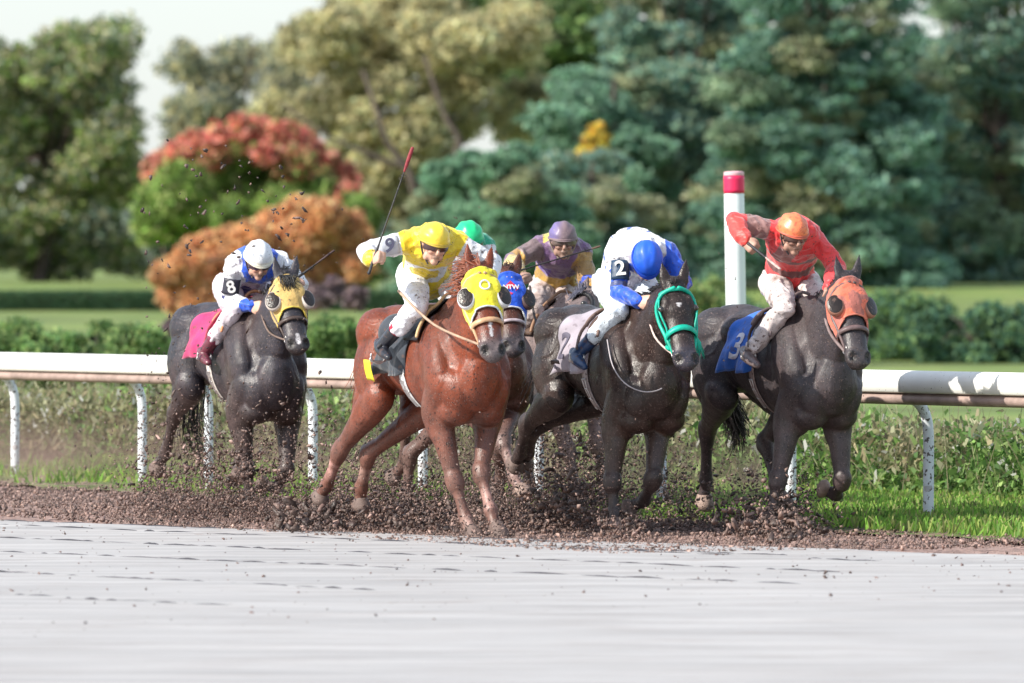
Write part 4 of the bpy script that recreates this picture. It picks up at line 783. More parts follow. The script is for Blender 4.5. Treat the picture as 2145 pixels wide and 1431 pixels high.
    gp = np.array([[Hh(.108 * math.cos(a * .95) - .012 + (.006 if abs(i - 2) < 2 else 0) - .010 * (max(0, .25 - abs(a)) * 3 * (i > 2)), .094 * math.sin(a), .030 - .013 * i + (.014 * max(0, .3 - abs(a)) * (i > 3))) for i in range(5)] for a in np.linspace(-1.05, 1.05, 24)])
    gg = grid_mesh(gp, thick=.004); g.add(gg.verts(), gg.f); me = fin(to_mesh(g, 'goggles')); link('goggles', me, mat('goggle_' + key, J.get('gog', (.03, .02, .02)), .12, .2, 20, .05, coat=.8), root)
    if 'pad' in J:                                     # number panel on the sleeve
        s, t, txt, pc, tcol, rotd, sz = J['pad']; a, b = j['sh' + s], j['el' + s]; c = a + (b - a) * t; ax = nrm(b - a); vw = V3(nrm(A(0, 0, HC) - fr.w(c))); vw = nrm(vw - np.dot(vw, ax) * ax); sd = np.cross(ax, vw); g = Geo()
        P_ = np.array([[c + ax * (u * sz) + (vw * math.cos(w_) + sd * math.sin(w_)) * .080 for u in np.linspace(-1, 1, 7)] for w_ in np.linspace(-.85, .85, 11)]); gg = grid_mesh(P_, thick=.005)
        if np.dot(np.cross(P_[1, 0] - P_[0, 0], P_[0, 1] - P_[0, 0]), vw) < 0: gg = grid_mesh(P_[::-1], thick=.005)
        g.add(gg.verts(), gg.f); me = fin(to_mesh(g, 'number_panel')); pn = link('number_panel', me, mat('panel_' + key, pc, .5, .15, 16), root)
        up_ = -ax * math.cos(R(rotd)) + sd * math.sin(R(rotd)); rt = nrm(np.cross(up_, vw)); o = textpatch('number', txt, c + vw * .0865, rt, up_, vw, sz * 2.1, mat('numtext_' + key, tcol, .5, 0), pn, .002); o.data.transform(Matrix.Translation(Vector(-off)))
    tag(root, label, 'jockey', group); return root, j, off
def whip(label, fr, a, b, flap, cols=((.02, .018, .018), (.10, .03, .03)), bend=0.0):
    A0, B0 = fr.w(fr.p(*a)), fr.w(fr.p(*b)); root = empty('riding_whip', tuple(A0)); B1 = B0 - A0; d = nrm(B1); L = np.linalg.norm(B1); up = A(0, 1, 0) if abs(d[2]) > .7 else A(0, 0, 1); m = d * L * .5 - A(0, 0, bend)
    g = Geo(); tube(g, [A(0, 0, 0), m, B1], [.0065, .0055, .0045], 8, 5, up=up); build(g, 'shaft', mat('whip_shaft', cols[0], .35, .2), root)
    g = Geo(); tube(g, [-d * .02, A(0, 0, 0), d * .10, d * .17], [.012, .010, .0095, .007], 10, 3, up=up); build(g, 'handle', mat('whip_grip', (.025, .025, .03), .6, .3, 60), root)
    g = Geo(); loft(g, [B1 - d * flap, B1 - d * flap * .7, B1 - d * flap * .2, B1 + d * .01], [.006, .011, .013, .010], [.006, .007, .008, .007], n=10, up=up); build(g, 'flap', mat('whip_flap%d' % int(cols[1][0] * 100), cols[1], .6, .3, 40), root)
    g = Geo()
    for i in range(16): c = B1 - d * (flap + .02 + .05 * rng.uniform(0, 1)); e = nrm(np.cross(d, rvec(1)[0])); strand(g, [c, c + e * .015 + d * .006, c + e * .028 - d * .004], .002)
    build(g, 'tassel', mat('whip_shaft'), root)
    tag(root, label, 'whip', 'riding whips held by the jockeys')

# ------------------------------------------------ the six runners
def W3(*v): return v
REIN_R = ((.25, -.9, -.25), (.9, .1, .35), (.1, -.2, -1)); REIN_L = ((.0, -.9, -.25), (-.9, .1, .35), (.1, -.2, -1))
WHT, BLU, YEL, NAVY = np.array((.74, .75, .80)), np.array((.01, .09, .62)), np.array((.82, .60, .02)), np.array((.02, .03, .16))
def base(n, c): return np.tile(np.array(c, float), (n, 1))
def setm(C, m, c): C[m] = c; return C
# --- left runner (number 8)
frA = Frame(505, 57.0, 22)
def silkA(c):
    C = base(len(c['v']), WHT); body = ~(c['R'] | c['L']); y, x, z = c['y'], c['x'], c['z']
    setm(C, body & (y > -.10) & (np.abs(x) < .125) & (np.abs(x) > .05), BLU); setm(C, body & (z < .0) & (y > -.12) & (np.abs(x) < .12), BLU * .9)
    lo = body & (z < 0) & (y < -.08); setm(C, lo, (.42, .38, .50)); setm(C, lo & (np.sin(x * 34) * np.sin(y * 30 + 1) > .35), NAVY)
    setm(C, body & (z > .02) & (y < -.10) & (np.abs(x + .02) < .11) & (np.sin(x * 40) * np.sin(y * 36) > .1), BLU)
    setm(C, c['R'] & (c['pR'] > 1.70), BLU); setm(C, c['L'] & (c['pL'] > 1.75), BLU); setm(C, c['R'] & (np.abs(c['pR'] - .93) < .05), NAVY); return C
HA = dict(RF=[(516, 985, .5), (522, 1035, .5), (525, 1070, .56)], LF=[(600, 990, .62), (578, 1022, .42), (546, 1016, .32)],
          RH=[(366, 868, -1.08), (346, 952, -1.33), (327, 984, -1.47)], LH=[(506, 915, -.42), (500, 975, -.25), (495, 1003, -.18)],
          poll=(601, 578, .96), muz=(627, 722, 1.22), face=14, coat=(.030, .028, .038), coat2=(.05, .036, .035), points=(.03, .025, .025), mud=.34, df=-.10, mudcol=(.14, .095, .09), hands=[(545, 652, .66), (625, 590, .7)],
          blaze=[(.86, .96, .0, .016)], irons=[(428, 748, .20)], tail=[A(-1.15, .1, 1.15), (400, 900, -1.2), (455, 985, -1.3)], tailn=90, tailw=2.0,
          tack=dict(cloth=(.48, .02, .13), pipe=(.60, .26, .12), girth=(.70, .64, .60), bridle=(.06, .04, .035), saddle=(.35, .05, .08), cx0=-.34, cloth_low=195, hood=dict(col=(.60, .40, .13), cup=(.62, .55, .50), trim=(.72, .55, .10)), cspots=[(MUD, 20, .62, .6)], gx=.08, bw=1.3))
JA = dict(j=dict(hipR=(476, 600, -.10), hipL=(535, 598, -.08), shR=(492, 552, .34), shL=(588, 550, .40), elR=(480, 628, .28), wrR=(528, 643, .54), elL=(628, 596, .44), wrL=(618, 604, .68), knR=(490, 655, .42), knL=(580, 660, .36), anR=(430, 735, .16), anL=(590, 745, .0), head=(541, 546, .56)),
          yaw=16, pitch=33, handR=((.7, -.7, .05), (.1, .3, .95), (.3, .6, -.6)), handL=((.2, -.6, .6), (.8, .1, .6), (.3, -.3, -.8)), silk=silkA, silkmud=.10, helm=lambda v, f, s, u: np.where((u < .012)[:, None], (.80, .78, .70), base(len(v), (.74, .76, .80))),
          peak=(.75, .72, .6), boot=(.14, .03, .05), boottop=(.20, .03, .07), bcol=(.62, .56, .62), bmud=.12, pad=('R', .60, '8', (.03, .03, .05), (.8, .8, .8), 25, .058), facemud=.1, gog=(.06, .03, .05), hump=.05, footR=(.14, 0, -.05))
# --- second runner, chestnut in a yellow hood (number 9)
frB = Frame(914, 52.0, 22)
def silkB(c):
    C = base(len(c['v']), YEL); y, x, z = c['y'], c['x'], c['z']; body = ~(c['R'] | c['L'])
    setm(C, c['R'] | c['L'], WHT * .97); setm(C, c['R'] & (c['pR'] > 1.72), YEL); setm(C, c['L'] & (c['pL'] > 1.75), YEL); setm(C, (c['R'] & (c['pR'] < .16)) | (c['L'] & (c['pL'] < .2)), YEL)
    e = np.hypot((x - .0) / .145, (y + .28) / .105); setm(C, body & (z < 0.0) & (e < 1), WHT * .9); setm(C, body & (z < 0.0) & (e < .62), YEL * .85); return C
HB = dict(RF=[(952, 1008, .60), (975, 1085, .68), (993, 1128, .78)], LF=[(1007, 990, .62), (1028, 1070, .76), (1044, 1124, .86)],
          RH=[(712, 944, -1.08), (684, 1018, -1.33), (668, 1044, -1.43)], LH=[(772, 950, -.93), (757, 1022, -1.08), (754, 1062, -1.12)],
          poll=(1008, 562, .98), muz=(1036, 737, 1.22), face=14, coat=(.18, .036, .013), coat2=(.12, .038, .024), df=-.02, points=(.16, .085, .07), muzcol=(.11, .09, .095), ptw=.6, mud=.30, mudcol=(.22, .115, .09), hair=(.30, .10, .06), mane=1.1, maneside=-1, forelock=0, rough=.34, hands=[(835, 610, .5), (1012, 606, .75)],
          blaze=[(.66, .80, .0, .012)], socks=[('RF', 3.0, 3.8, (.45, .30, .26)), ('RH', 2.2, 2.8, (.62, .34, .30)), ('LH', 2.3, 2.8, (.62, .40, .34)), ('LF', 2.4, 3.1, (.50, .30, .27))], irons=[(792, 750, .03)], tail=[A(-1.2, 0, 1.1), A(-1.35, -.02, .8)], tailn=120,
          tack=dict(cloth=(.022, .03, .045), pipe=(.55, .38, .20), girth=(.74, .74, .74), bridle=(.50, .30, .17), saddle=(.02, .02, .025), patches=[(-.37, -.20, 186, 207, (.80, .66, .03))], poff=.09, cx0=-.38, flut=.10, rein=(.42, .28, .2), gx=.07, bw=1.6, rr=.009,
                    hood=dict(col=(.86, .74, .03), cup=(.60, .60, .64), trim=(.70, .72, .76), emblem=[('ring', 0)])))
JB = dict(j=dict(hipR=(862, 578, -.06), hipL=(930, 580, -.06), shR=(852, 508, .36), shL=(955, 508, .42), elR=(768, 526, .28), wrR=(778, 545, .50), elL=(1030, 548, .50), wrL=(1022, 588, .74), knR=(876, 640, .34), knL=(985, 645, .34), anR=(804, 720, .0), anL=(1000, 735, .0), head=(908, 512, .60)),
          yaw=20, pitch=16, roll=6, handR=((.62, -.75, .30), (-.33, -.1, -.94), (.75, .6, -.1)), handL=REIN_L, silk=silkB, silkmud=.09, helm=lambda v, f, s, u: base(len(v), (.86, .62, .05)), peak=(.55, .38, .05), boot=(.018, .02, .03), boottop=(.42, .02, .05), bcol=(.76, .77, .84), bmud=.03,
          pad=('R', .45, '9', (.50, .52, .60), (.08, .08, .14), 70, .062), gog=(.05, .02, .025), hspots=[(MUD, 60, .70, .8), (MUD, 130, .68, .7)], hump=.04, breech=.55)
# --- runner in the blue hood behind the chestnut
frC = Frame(975, 55.5, 22)
HC_ = dict(RF=[(1043, 945, .75), (1050, 1002, .58), (1034, 1030, .48)], LF=[(1052, 925, .80), (1078, 1002, .96), (1096, 1038, 1.05)],
           RH=[(851, 872, -.90), (847, 972, -1.1), (819, 1002, -1.25)], LH=[(860, 950, -.76), (851, 1035, -.82), (850, 1078, -.78)],
           poll=(1066, 572, 1.0), muz=(1078, 728, 1.22), face=10, coat=(.08, .022, .012), coat2=(.07, .026, .02), points=(.12, .07, .06), pale=('LF',), mud=.45, hair=(.05, .02, .015), earlean=0, forelock=0, hands=[(985, 610, .7), (1042, 606, .72)], irons=[],
           socks=[('LF', 2.2, 3.9, (.52, .33, .30))], tail=[A(-1.2, 0, 1.1), A(-1.35, 0, .8)], tailn=60, muzcol=(.05, .045, .055),
           tack=dict(cloth=(.05, .04, .05), girth=(.5, .46, .44), bridle=(.40, .33, .36), nt=.64, rein=(.5, .42, .42),
                     hood=dict(col=(.008, .085, .60), trim=(.75, .76, .8), emblem=[('diamond', 0)], cups=(1,), cup=(.10, .06, .06), spots=[(MUD, 60, .72, .4)])))
def silkC(c): C = base(len(c['v']), (.01, .36, .20)); setm(C, c['R'] | c['L'], WHT); return C
JC = dict(j=dict(hipR=(945, 600, -.10), hipL=(1005, 600, -.08), shR=(935, 520, .26), shL=(1015, 514, .34), elR=(950, 590, .34), wrR=(985, 605, .6), elL=(1030, 570, .42), wrL=(1040, 600, .66), knR=(950, 650, .30), knL=(1045, 655, .32), anR=(905, 730, .0), anL=(1050, 740, .0), head=(982, 506, .50)),
          yaw=18, pitch=15, handR=REIN_R, handL=REIN_L, silk=silkC, helm=lambda v, f, s, u: np.where((f < -.07)[:, None], (.01, .26, .20), base(len(v), (.01, .58, .22))), peak=(.01, .35, .2), hspots=[(MUD, 60, .74, .5)], hump=.05)
# --- mud covered runner with its head turned, rider in purple
frD = Frame(1148, 56.8, 22)
HD = dict(RF=[(1190, 945, .62), (1205, 1015, .68), (1214, 1055, .74)], LF=[(1250, 930, .70), (1262, 1000, .6), (1268, 1045, .6)],
          RH=[(1062, 915, -1.0), (1046, 1000, -1.15), (1036, 1030, -1.25)], LH=[(1096, 930, -.75), (1108, 1010, -.62), (1112, 1055, -.55)],
          poll=(1218, 612, .92), muz=(1138, 706, 1.22), face=-48, coat=(.16, .12, .12), coat2=(.22, .16, .15), points=(.20, .14, .13), mud=.75, mudcol=(.30, .215, .205), hair=(.10, .10, .14), mane=.9, rough=.55, hands=[(1110, 600, .66), (1236, 630, .68)], irons=[(1078, 738, 0.)],
          tail=[A(-1.2, 0, 1.1), A(-1.35, 0, .8)], tailn=60, muzcol=(.02, .02, .022), earlean=.5,
          tack=dict(cloth=(.22, .18, .19), girth=(.50, .42, .42), bridle=(.012, .012, .015), bw=2.6, nsag=.0, nt=.55, rein=(.05, .04, .04), gx=.12, rr=.009))
def silkD(c):
    C = base(len(c['v']), (.17, .09, .22)); y, x, z = c['y'], c['x'], c['z']; body = ~(c['R'] | c['L'])
    setm(C, body & (z < .02) & (y < -.20), (.48, .28, .04)); setm(C, body & (z < .05) & (x < -.04) & (y < -.08) & (y > -.21), (.12, .04, .42)); setm(C, c['L'], (.34, .20, .07)); setm(C, c['L'] & (c['pL'] > .05) & (c['pL'] < .4), (.45, .25, .05)); setm(C, c['L'] & (c['pL'] > 1.0) & (c['pL'] < 1.3), (.02, .07, .50)); setm(C, c['L'] & (c['pL'] > 1.3), (.50, .27, .05))
    setm(C, c['R'] & (c['pR'] < 1), (.17, .12, .13)); setm(C, c['R'] & (c['pR'] > .72) & (c['pR'] < .93), (.48, .27, .05)); setm(C, c['R'] & (c['pR'] > 1.05), (.62, .45, .18)); setm(C, body & (z > -.02) & (x < -.09) & (x > -.15) & (y > -.12), (.70, .55, .08)); return C
JD = dict(j=dict(hipR=(1140, 600, -.08), hipL=(1192, 602, -.08), shR=(1134, 515, .26), shL=(1218, 530, .32), elR=(1074, 548, .30), wrR=(1088, 576, .54), elL=(1231, 590, .42), wrL=(1236, 618, .62), knR=(1120, 650, .28), knL=(1180, 645, .30), anR=(1078, 722, -.04), anL=(1230, 730, .0), head=(1179, 506, .42)),
          yaw=6, pitch=8, handR=((.55, -.7, -.1), (-.95, -.1, -.28), (.1, -.3, -.9)), handL=REIN_L, silk=silkD, silkmud=.22, mudc=(.19, .13, .13), skin=(.38, .23, .18), facemud=.25, helm=lambda v, f, s, u: mixc(base(len(v), (.15, .12, .30)), (.19, .13, .15), np.clip(smoothstep(-.06, .03, s + .3 * f), 0, 1)), hrough=.6,
          peak=(.20, .14, .15), bcol=(.50, .43, .42), bmud=.30, boot=(.012, .012, .016), gog=(.13, .09, .08), strap=(.3, .25, .2), hump=.03, hspots=[((.30, .22, .22), 60, .62, .5)])
# --- dark bay with the green bridle, rider in blue and white (number 2)
frE = Frame(1289, 52.5, 22)
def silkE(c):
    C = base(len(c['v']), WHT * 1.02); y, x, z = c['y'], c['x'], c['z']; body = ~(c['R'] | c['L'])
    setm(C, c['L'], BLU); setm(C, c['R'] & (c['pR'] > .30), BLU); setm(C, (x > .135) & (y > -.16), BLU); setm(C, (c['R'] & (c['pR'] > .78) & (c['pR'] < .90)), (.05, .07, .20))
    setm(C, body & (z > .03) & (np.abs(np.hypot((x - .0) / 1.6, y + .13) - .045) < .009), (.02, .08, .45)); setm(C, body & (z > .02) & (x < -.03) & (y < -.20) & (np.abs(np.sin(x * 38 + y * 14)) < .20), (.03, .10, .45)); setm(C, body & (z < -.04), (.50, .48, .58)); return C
HE = dict(RF=[(1282, 1010, .50), (1287, 1072, .52), (1290, 1112, .60)], LF=[(1368, 1008, .64), (1347, 1050, .42), (1313, 1066, .32)], LFe=(1380, 866, .48),
          RH=[(1103, 888, -1.03), (1089, 950, -1.34), (1076, 974, -1.48)], LH=[(1122, 892, -1.08), (1106, 948, -1.38), (1096, 970, -1.5)],
          poll=(1415, 594, 1.02), muz=(1441, 755, 1.26), face=12, loops=[[(1272, 712, .56), (1283, 765, .70), (1308, 802, .80), (1345, 820, .86), (1382, 816, .86), (1412, 790, .78)]], coat=(.020, .012, .011), coat2=(.036, .019, .014), df=-.08, points=(.022, .018, .020), ptw=.9, muzcol=(.03, .03, .045), mud=.16, rough=.27, hair=(.012, .011, .015), forelock=0, maneside=-1, mane=.5,
          blaze=[(.275, .29, .0, .011), (.262, .264, .013, .006), (.262, .264, -.013, .006)], irons=[(1208, 750, .26)], tail=[A(-1.2, 0, 1.15), A(-1.4, -.02, .85)], tailn=90, hands=[(1352, 640, .66), (1400, 650, .76)], sc=.95,
          tack=dict(cloth=(.34, .30, .35), pipe=(.16, .10, .08), girth=(.42, .36, .36), bridle=(.0, .40, .28), bw=1.9, brow=1, tassel=1, nt=.58, nsag=.10, rein=(.60, .46, .42), saddle=(.12, .08, .07), cx0=-.36, flut=.08, patches=[(-.33, -.28, 194, 199, (.05, .04, .06))], poff=.045, cspots=[((.12, .09, .11), 14, .60, .5)], gx=.10, numeral=[('2', -.27, 172, .24, (.10, .09, .13))]))
JE = dict(j=dict(hipR=(1272, 592, -.12), hipL=(1335, 588, -.08), shR=(1300, 533, .34), shL=(1398, 530, .42), elR=(1298, 612, .42), wrR=(1338, 632, .64), elL=(1430, 592, .52), wrL=(1408, 632, .74), knR=(1296, 650, .44), knL=(1385, 655, .32), anR=(1214, 738, .22), anL=(1400, 750, .0), head=(1354, 548, .56)),
          yaw=14, pitch=72, handR=((.85, -.5, .05), (.1, .3, .95), (.3, .6, -.6)), handL=REIN_L, silk=silkE, silkmud=.03, mudc=(.4, .38, .42), helm=lambda v, f, s, u: base(len(v), (.01, .10, .66)), peak=(.01, .06, .45), boot=(.02, .05, .13), boottop=(.02, .03, .07), bcol=(.72, .80, .88), bmud=.05,
          pad=('R', .50, '2', (.012, .04, .09), (.82, .82, .78), 8, .066), hspots=[(MUD, 60, .78, .4)], hump=.13, breech=.60, hrough=.5)
# --- right runner in the orange hood, rider in red
frF = Frame(1636, 52.8, 26)
def silkF(c):
    C = base(len(c['v']), (.78, .045, .05)); y, x, z = c['y'], c['x'], c['z']; body = ~(c['R'] | c['L'])
    setm(C, body & (z < .06) & ((np.abs(y + .18) < .03) | (np.abs(y + .34) < .028)), (.16, .05, .05)); setm(C, c['R'] & (c['pR'] > .18) & (c['pR'] < .75), (.30, .17, .16)); setm(C, c['R'] & (c['pR'] > 1.0), (.76, .05, .04)); setm(C, body & (z < 0) & (x < .02) & (x > -.10) & (y > -.18), (.30, .10, .09)); return C
HF = dict(RF=[(1630, 1005, .50), (1614, 1078, .50), (1602, 1112, .54)], LF=[(1765, 1010, .64), (1749, 1035, .42), (1720, 1024, .34)], LFe=(1752, 870, .5),
          RH=[(1481, 902, -1.02), (1479, 1008, -1.18), (1472, 1056, -1.26)], LH=[(1602, 925, -.42), (1626, 1010, -.18), (1640, 1058, -.08)],
          poll=(1782, 582, 1.0), muz=(1805, 752, 1.24), face=22, coat=(.036, .031, .037), coat2=(.055, .043, .044), points=(.04, .03, .03), mud=.38, mudcol=(.14, .10, .10), df=-.06, rough=.42, forelock=0, mane=.5, hair=(.018, .015, .017), pale=('RH', 'LF'),
          blaze=[], irons=[(1568, 746, .26)], tail=[A(-1.05, .1, 1.2), (1525, 840, -1.15), (1545, 890, -1.2), (1540, 935, -1.25)], tailn=420, tailw=1.1, hands=[(1720, 622, .66), (1735, 612, .74)],
          tack=dict(cloth=(.012, .13, .58), pipe=(.16, .12, .12), girth=(.34, .25, .23), bridle=(.13, .085, .085), bw=1.6, rein=(.20, .15, .15), rr=.011, saddle=(.05, .035, .035), cx0=-.31, flut=.11, numeral=[('3', -.13, 172, .25, (.68, .68, .76))], cloth_low=203, poff=.06, cspots=[(MUD, 25, .62, .5)], gx=.10, gw=.03,
                    hood=dict(col=(.74, .16, .09), cup=(.30, .14, .10), trim=(.66, .20, .14), spots=[((.28, .12, .11), 9, .50, .7), (MUD, 80, .64, .7)])))
JF = dict(j=dict(hipR=(1622, 592, -.10), hipL=(1682, 590, -.08), shR=(1622, 484, .32), shL=(1710, 502, .40), elR=(1538, 464, .26), wrR=(1562, 505, .46), elL=(1752, 560, .52), wrL=(1738, 606, .72), knR=(1646, 645, .44), knL=(1716, 632, .34), anR=(1572, 734, .22), anL=(1770, 745, .0), head=(1660, 492, .56)),
          yaw=24, pitch=20, roll=0, handR=((.55, -.6, -.55), (-.7, .2, -.6), (-.1, .5, -.8)), handL=REIN_L, silk=silkF, silkmud=.06, mudc=(.24, .11, .10), skin=(.42, .24, .18), facemud=.22, helm=lambda v, f, s, u: base(len(v), (.85, .22, .09)), peak=(.55, .12, .07), boot=(.17, .13, .13), bcol=(.66, .60, .60), bmud=.33,
          gog=(.12, .07, .06), hspots=[((.60, .10, .06), 50, .56, .6), (MUD, 90, .66, .6)], hump=.05, breech=.96)
RUN = [('left', frA, HA, JA, 'dark horse with a dull yellow hood galloping at the far left', 'jockey in white and blue silks with an 8 on the sleeve and white helmet'),
       ('chestnut', frB, HB, JB, 'chestnut horse with a bright yellow hood and white eye cups', 'jockey in yellow and white silks and yellow helmet raising a whip'),
       ('hidden', frC, HC_, JC, 'brown horse with a blue hood mostly hidden behind the chestnut', 'jockey in a green helmet almost hidden behind the yellow clad rider'),
       ('muddy', frD, HD, JD, 'mud caked grey brown horse in black bridle with its head turned aside', 'jockey in muddy purple and yellow silks with a dull purple helmet'),
       ('bay', frE, HE, JE, 'dark bay horse with a green bridle and a small white star', 'jockey in blue and white silks bent low with a 2 on the sleeve'),
       ('right', frF, HF, JF, 'mud spattered dark horse in an orange red hood at the right', 'jockey in red silks and orange helmet with his arm swung out')]
import os
for key, fr, H_, J_, lh, lj in RUN:
    horse(key, lh, fr, H_); rider(key, lj, fr, J_)
whip('long dark whip with a red tip raised by the yellow clad jockey', frB, (775, 566, .53), (863, 313, .62), .15, ((.02, .018, .018), (.24, .02, .03)))
whip('short whip with a dark flap sticking up behind the ear of the leftmost horse', frA, (612, 590, .72), (697, 527, .80), .15, ((.05, .03, .03), (.05, .025, .025)))
whip('whip held level across the chest of the jockey in purple', frD, (1052, 578, .60), (1254, 517, .72), .05, ((.10, .06, .05), (.12, .07, .05)))
whip('pale muddy whip pointing down from the hand of the jockey in red', frF, (1572, 514, .52), (1632, 562, .80), .15, ((.35, .25, .22), (.45, .33, .30)))

# ------------------------------------------------ flying mud
ICO_V = nrm(A(1, 1, 1)); t_ = (1 + 5 ** .5) / 2
IV = np.array([(-1, t_, 0), (1, t_, 0), (-1, -t_, 0), (1, -t_, 0), (0, -1, t_), (0, 1, t_), (0, -1, -t_), (0, 1, -t_), (t_, 0, -1), (t_, 0, 1), (-t_, 0, -1), (-t_, 0, 1)], float) / 1.9
IF_ = np.array([(0, 11, 5), (0, 5, 1), (0, 1, 7), (0, 7, 10), (0, 10, 11), (1, 5, 9), (5, 11, 4), (11, 10, 2), (10, 7, 6), (7, 1, 8), (3, 9, 4), (3, 4, 2), (3, 2, 6), (3, 6, 8), (3, 8, 9), (4, 9, 5), (2, 4, 11), (6, 2, 10), (8, 6, 7), (9, 8, 1)])
def clods(name, C, r, cols, label, el=1.5):
    n = len(C); sc = r[:, None, None] * np.clip(1 + rng.normal(0, .55, (n, 12, 1)), .25, 2.4); ax = rvec(n)[:, None]; V = IV[None] * sc; V = V + ax * (V * ax).sum(2, keepdims=True) * (rng.uniform(0, el, n)[:, None, None]); V = (V + C[:, None]).reshape(-1, 3)
    f = (IF_[None] + (np.arange(n) * 12)[:, None, None]).reshape(-1, 3); me = bpy.data.meshes.new(name); me.vertices.add(len(V)); me.vertices.foreach_set('co', V.ravel()); me.loops.add(f.size); me.loops.foreach_set('vertex_index', f.ravel()); me.polygons.add(len(f)); me.polygons.foreach_set('loop_start', np.arange(len(f)) * 3); me.update(calc_edges=True)
    setcol(me, np.repeat(cols, 12, 0)); o = link(name, me, mat('mud_clod', rough=.5, var=.3, vs=30, bump=.3, bs=60, attr=True), None); tag(o, label, 'mud', kind='stuff')
CL, RL, KL = [], [], []
DK = [(.05, .032, .028), (.09, .06, .05), (.14, .09, .075)]; LT = [(.23, .15, .125), (.30, .20, .17), (.16, .10, .085)]
def burst(px, py, Z, sx, sy, n, r0, r1, pal, sz=.5, up=.35):
    u = rng.normal(0, 1, n); v = np.abs(rng.normal(0, 1, n)); x = (px - CX) / F * Z + u * sx / F * Z; z = HC - (py - HY) / F * Z + v * sy / F * Z * (1 + .3 * np.abs(u)); y = Z + rng.normal(0, sz, n)
    k = z > .03; CL.append(np.stack([x, y, z], 1)[k]); RL.append((r0 * (r1 / r0) ** (rng.uniform(0, 1, n) ** 1.8))[k]); KL.append(pickcol(pal, n, .2)[k])
for key, fr, H_, J_, _, _ in RUN:
    for nm in ('RF', 'LF', 'RH', 'LH'):
        q = fr.w(fr.p(*H_[nm][2])); 
        gx, gz_ = CX + q[0] / q[1] * F, HY + HC / q[1] * F
        burst(gx - 5, gz_, q[1], 26, 20, 260, .003, .012, DK + LT); burst(gx - 20, gz_ - 6, q[1] + .5, 50, 75, 600, .002, .007, DK + LT)
for (x, y, Z, sx, sy, n, r1) in ((655, 1112, 53.2, 30, 18, 1500, .022), (1625, 1146, 51.8, 44, 20, 900, .024), (880, 1112, 53, 50, 18, 500, .018), (1180, 1120, 52.8, 30, 60, 500, .02), (480, 1000, 56, 90, 50, 500, .014), (1300, 1138, 51.8, 22, 22, 700, .016), (1610, 1140, 52.0, 38, 34, 1900, .017), (840, 1106, 53.8, 60, 34, 1300, .012), (975, 1112, 53.3, 60, 26, 700, .012), (1130, 1120, 53.2, 70, 24, 1100, .013), (430, 1085, 56, 90, 32, 1500, .010), (1205, 1100, 54, 46, 70, 1500, .010), (740, 1090, 54.2, 40, 60, 900, .010), (1480, 1118, 53.6, 60, 18, 500, .012)):
    burst(x, y, Z, sx, sy, int(n * 1.7), .0025, r1, (DK * 3 + LT[2:]) if r1 > .0171 else DK + LT)
for (x0, x1, y0, y1, Z0, Z1, n, r0, r1) in ((290, 1000, 800, 1090, 54, 61, 9000, .0018, .007), (900, 1450, 880, 1090, 54, 58, 6000, .0018, .007), (290, 1450, 990, 1105, 53.5, 58, 16000, .002, .009), (295, 640, 265, 560, 54, 58, 95, .006, .014), (290, 640, 560, 850, 54, 60, 200, .004, .010), (640, 1300, 270, 700, 53, 60, 60, .003, .006), (1300, 1850, 480, 850, 50, 58, 60, .002, .005), (1380, 1700, 980, 1130, 52, 55, 1200, .003, .011)):
    x = rng.uniform(x0, x1, n); y = y0 + (y1 - y0) * rng.uniform(0, 1, n) ** .6; Z = rng.uniform(Z0, Z1, n); CL.append(np.stack([(x - CX) / F * Z, Z, HC - (y - HY) / F * Z], 1)); RL.append(r0 * (r1 / r0) ** (rng.uniform(0, 1, n) ** 2)); KL.append(pickcol(DK if r1 > .0095 and n < 300 else DK + LT[2:], n, .2))
clods('flying_mud', np.vstack(CL), np.concatenate(RL), np.vstack(KL), 'mud and clods thrown up by the galloping hooves')
n = 60000; P = rng.uniform(23.2, 27.3, n); S = rng.uniform(-64, -42, n); b = NR[None] * P[:, None] + AR[None] * S[:, None]; den = vnoise(np.stack([P * 2, S * 2, S * 0], 1), 91) > rng.uniform(-1.1, .7, n); b = b[den]; n = len(b)
clods('loose_mud', np.hstack([b, np.full((n, 1), .045)]), .003 * 4.0 ** (rng.uniform(0, 1, n) ** 3), pickcol(LT + DK[1:], n, .2), 'loose crumbs and clods of mud lying on the churned track', 1.0)


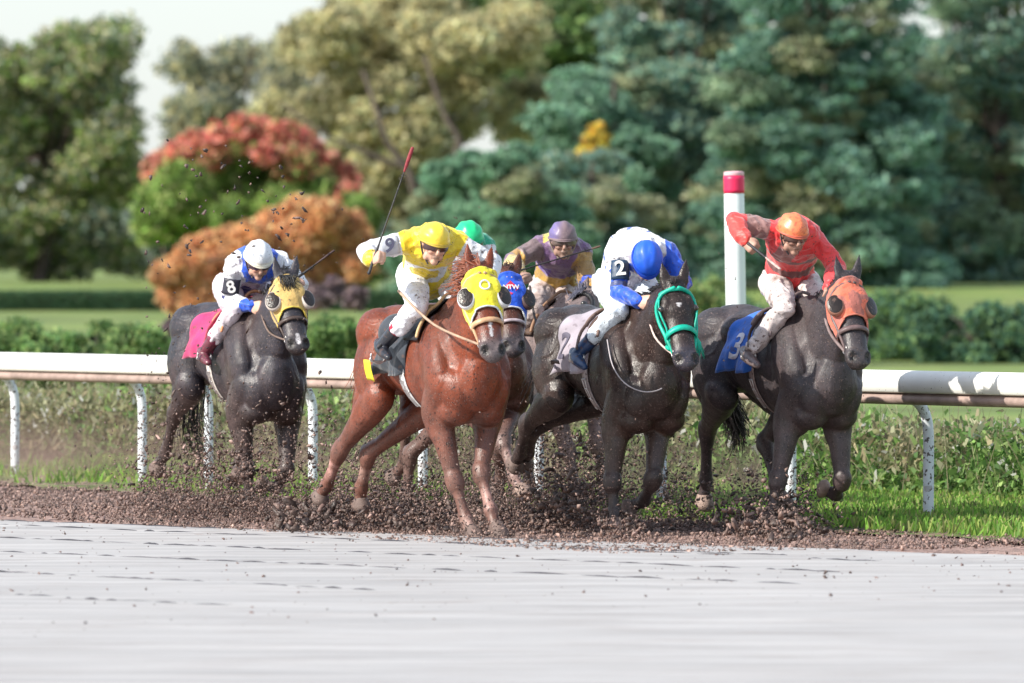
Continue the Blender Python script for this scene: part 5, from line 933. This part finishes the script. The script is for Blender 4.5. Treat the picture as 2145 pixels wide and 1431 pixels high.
# ------------------------------------------------ brown spray of fine mud hanging round the legs
def mist(name, label, p0, p1, s0, s1, top, dens):
    c = ps((p0 + p1) / 2, (s0 + s1) / 2, top / 2); g = Geo(); box(g, c, ((p1 - p0) / 2, (s1 - s0) / 2, top / 2 + .02), X=A(NR[0], NR[1], 0), Y=A(AR[0], AR[1], 0))
    m = bpy.data.materials.new(name); m.use_nodes = True; T = m.node_tree; N = T.nodes; Lk = T.links; N.remove(N['Principled BSDF']); pv = N.new('ShaderNodeVolumePrincipled')
    tc = N.new('ShaderNodeTexCoord'); n = N.new('ShaderNodeTexNoise'); n.inputs['Scale'].default_value = 1.6; n.inputs['Detail'].default_value = 3; Lk.new(tc.outputs['Object'], n.inputs['Vector'])
    mr = N.new('ShaderNodeMapRange'); mr.inputs[1].default_value = .42; mr.inputs[2].default_value = .66; mr.inputs[4].default_value = dens; Lk.new(n.outputs[0], mr.inputs[0])
    sx = N.new('ShaderNodeSeparateXYZ'); Lk.new(tc.outputs['Object'], sx.inputs[0]); m2 = N.new('ShaderNodeMapRange'); m2.inputs[1].default_value = 0; m2.inputs[2].default_value = top * .97; m2.inputs[3].default_value = 1; m2.inputs[4].default_value = 0; Lk.new(sx.outputs[2], m2.inputs[0])
    mu = N.new('ShaderNodeMath'); mu.operation = 'MULTIPLY'; Lk.new(mr.outputs[0], mu.inputs[0]); Lk.new(m2.outputs[0], mu.inputs[1]); Lk.new(mu.outputs[0], pv.inputs['Density'])
    pv.inputs['Color'].default_value = (.55, .38, .33, 1); Lk.new(pv.outputs[0], N['Material Output'].inputs['Volume']); tag(build(g, name, m, None, False), label, 'spray', kind='stuff')
mist('mud_spray', 'brown veil of fine mud spray hanging round the legs of the pack', 24.6, 27.5, -57.5, -47.6, .62, .42)
n = 1500; b = mid[None] + en[None] * (rng.uniform(0, 1, n) ** 1.6 * 14)[:, None] + ed[None] * rng.uniform(-9, 9, n)[:, None]
clods('scattered_mud', np.hstack([b, np.full((n, 1), .047)]), .0025 * 4.0 ** (rng.uniform(0, 1, n) ** 3), pickcol(DK + LT[2:], n, .2), 'specks of mud scattered over the smooth pale track', .8)
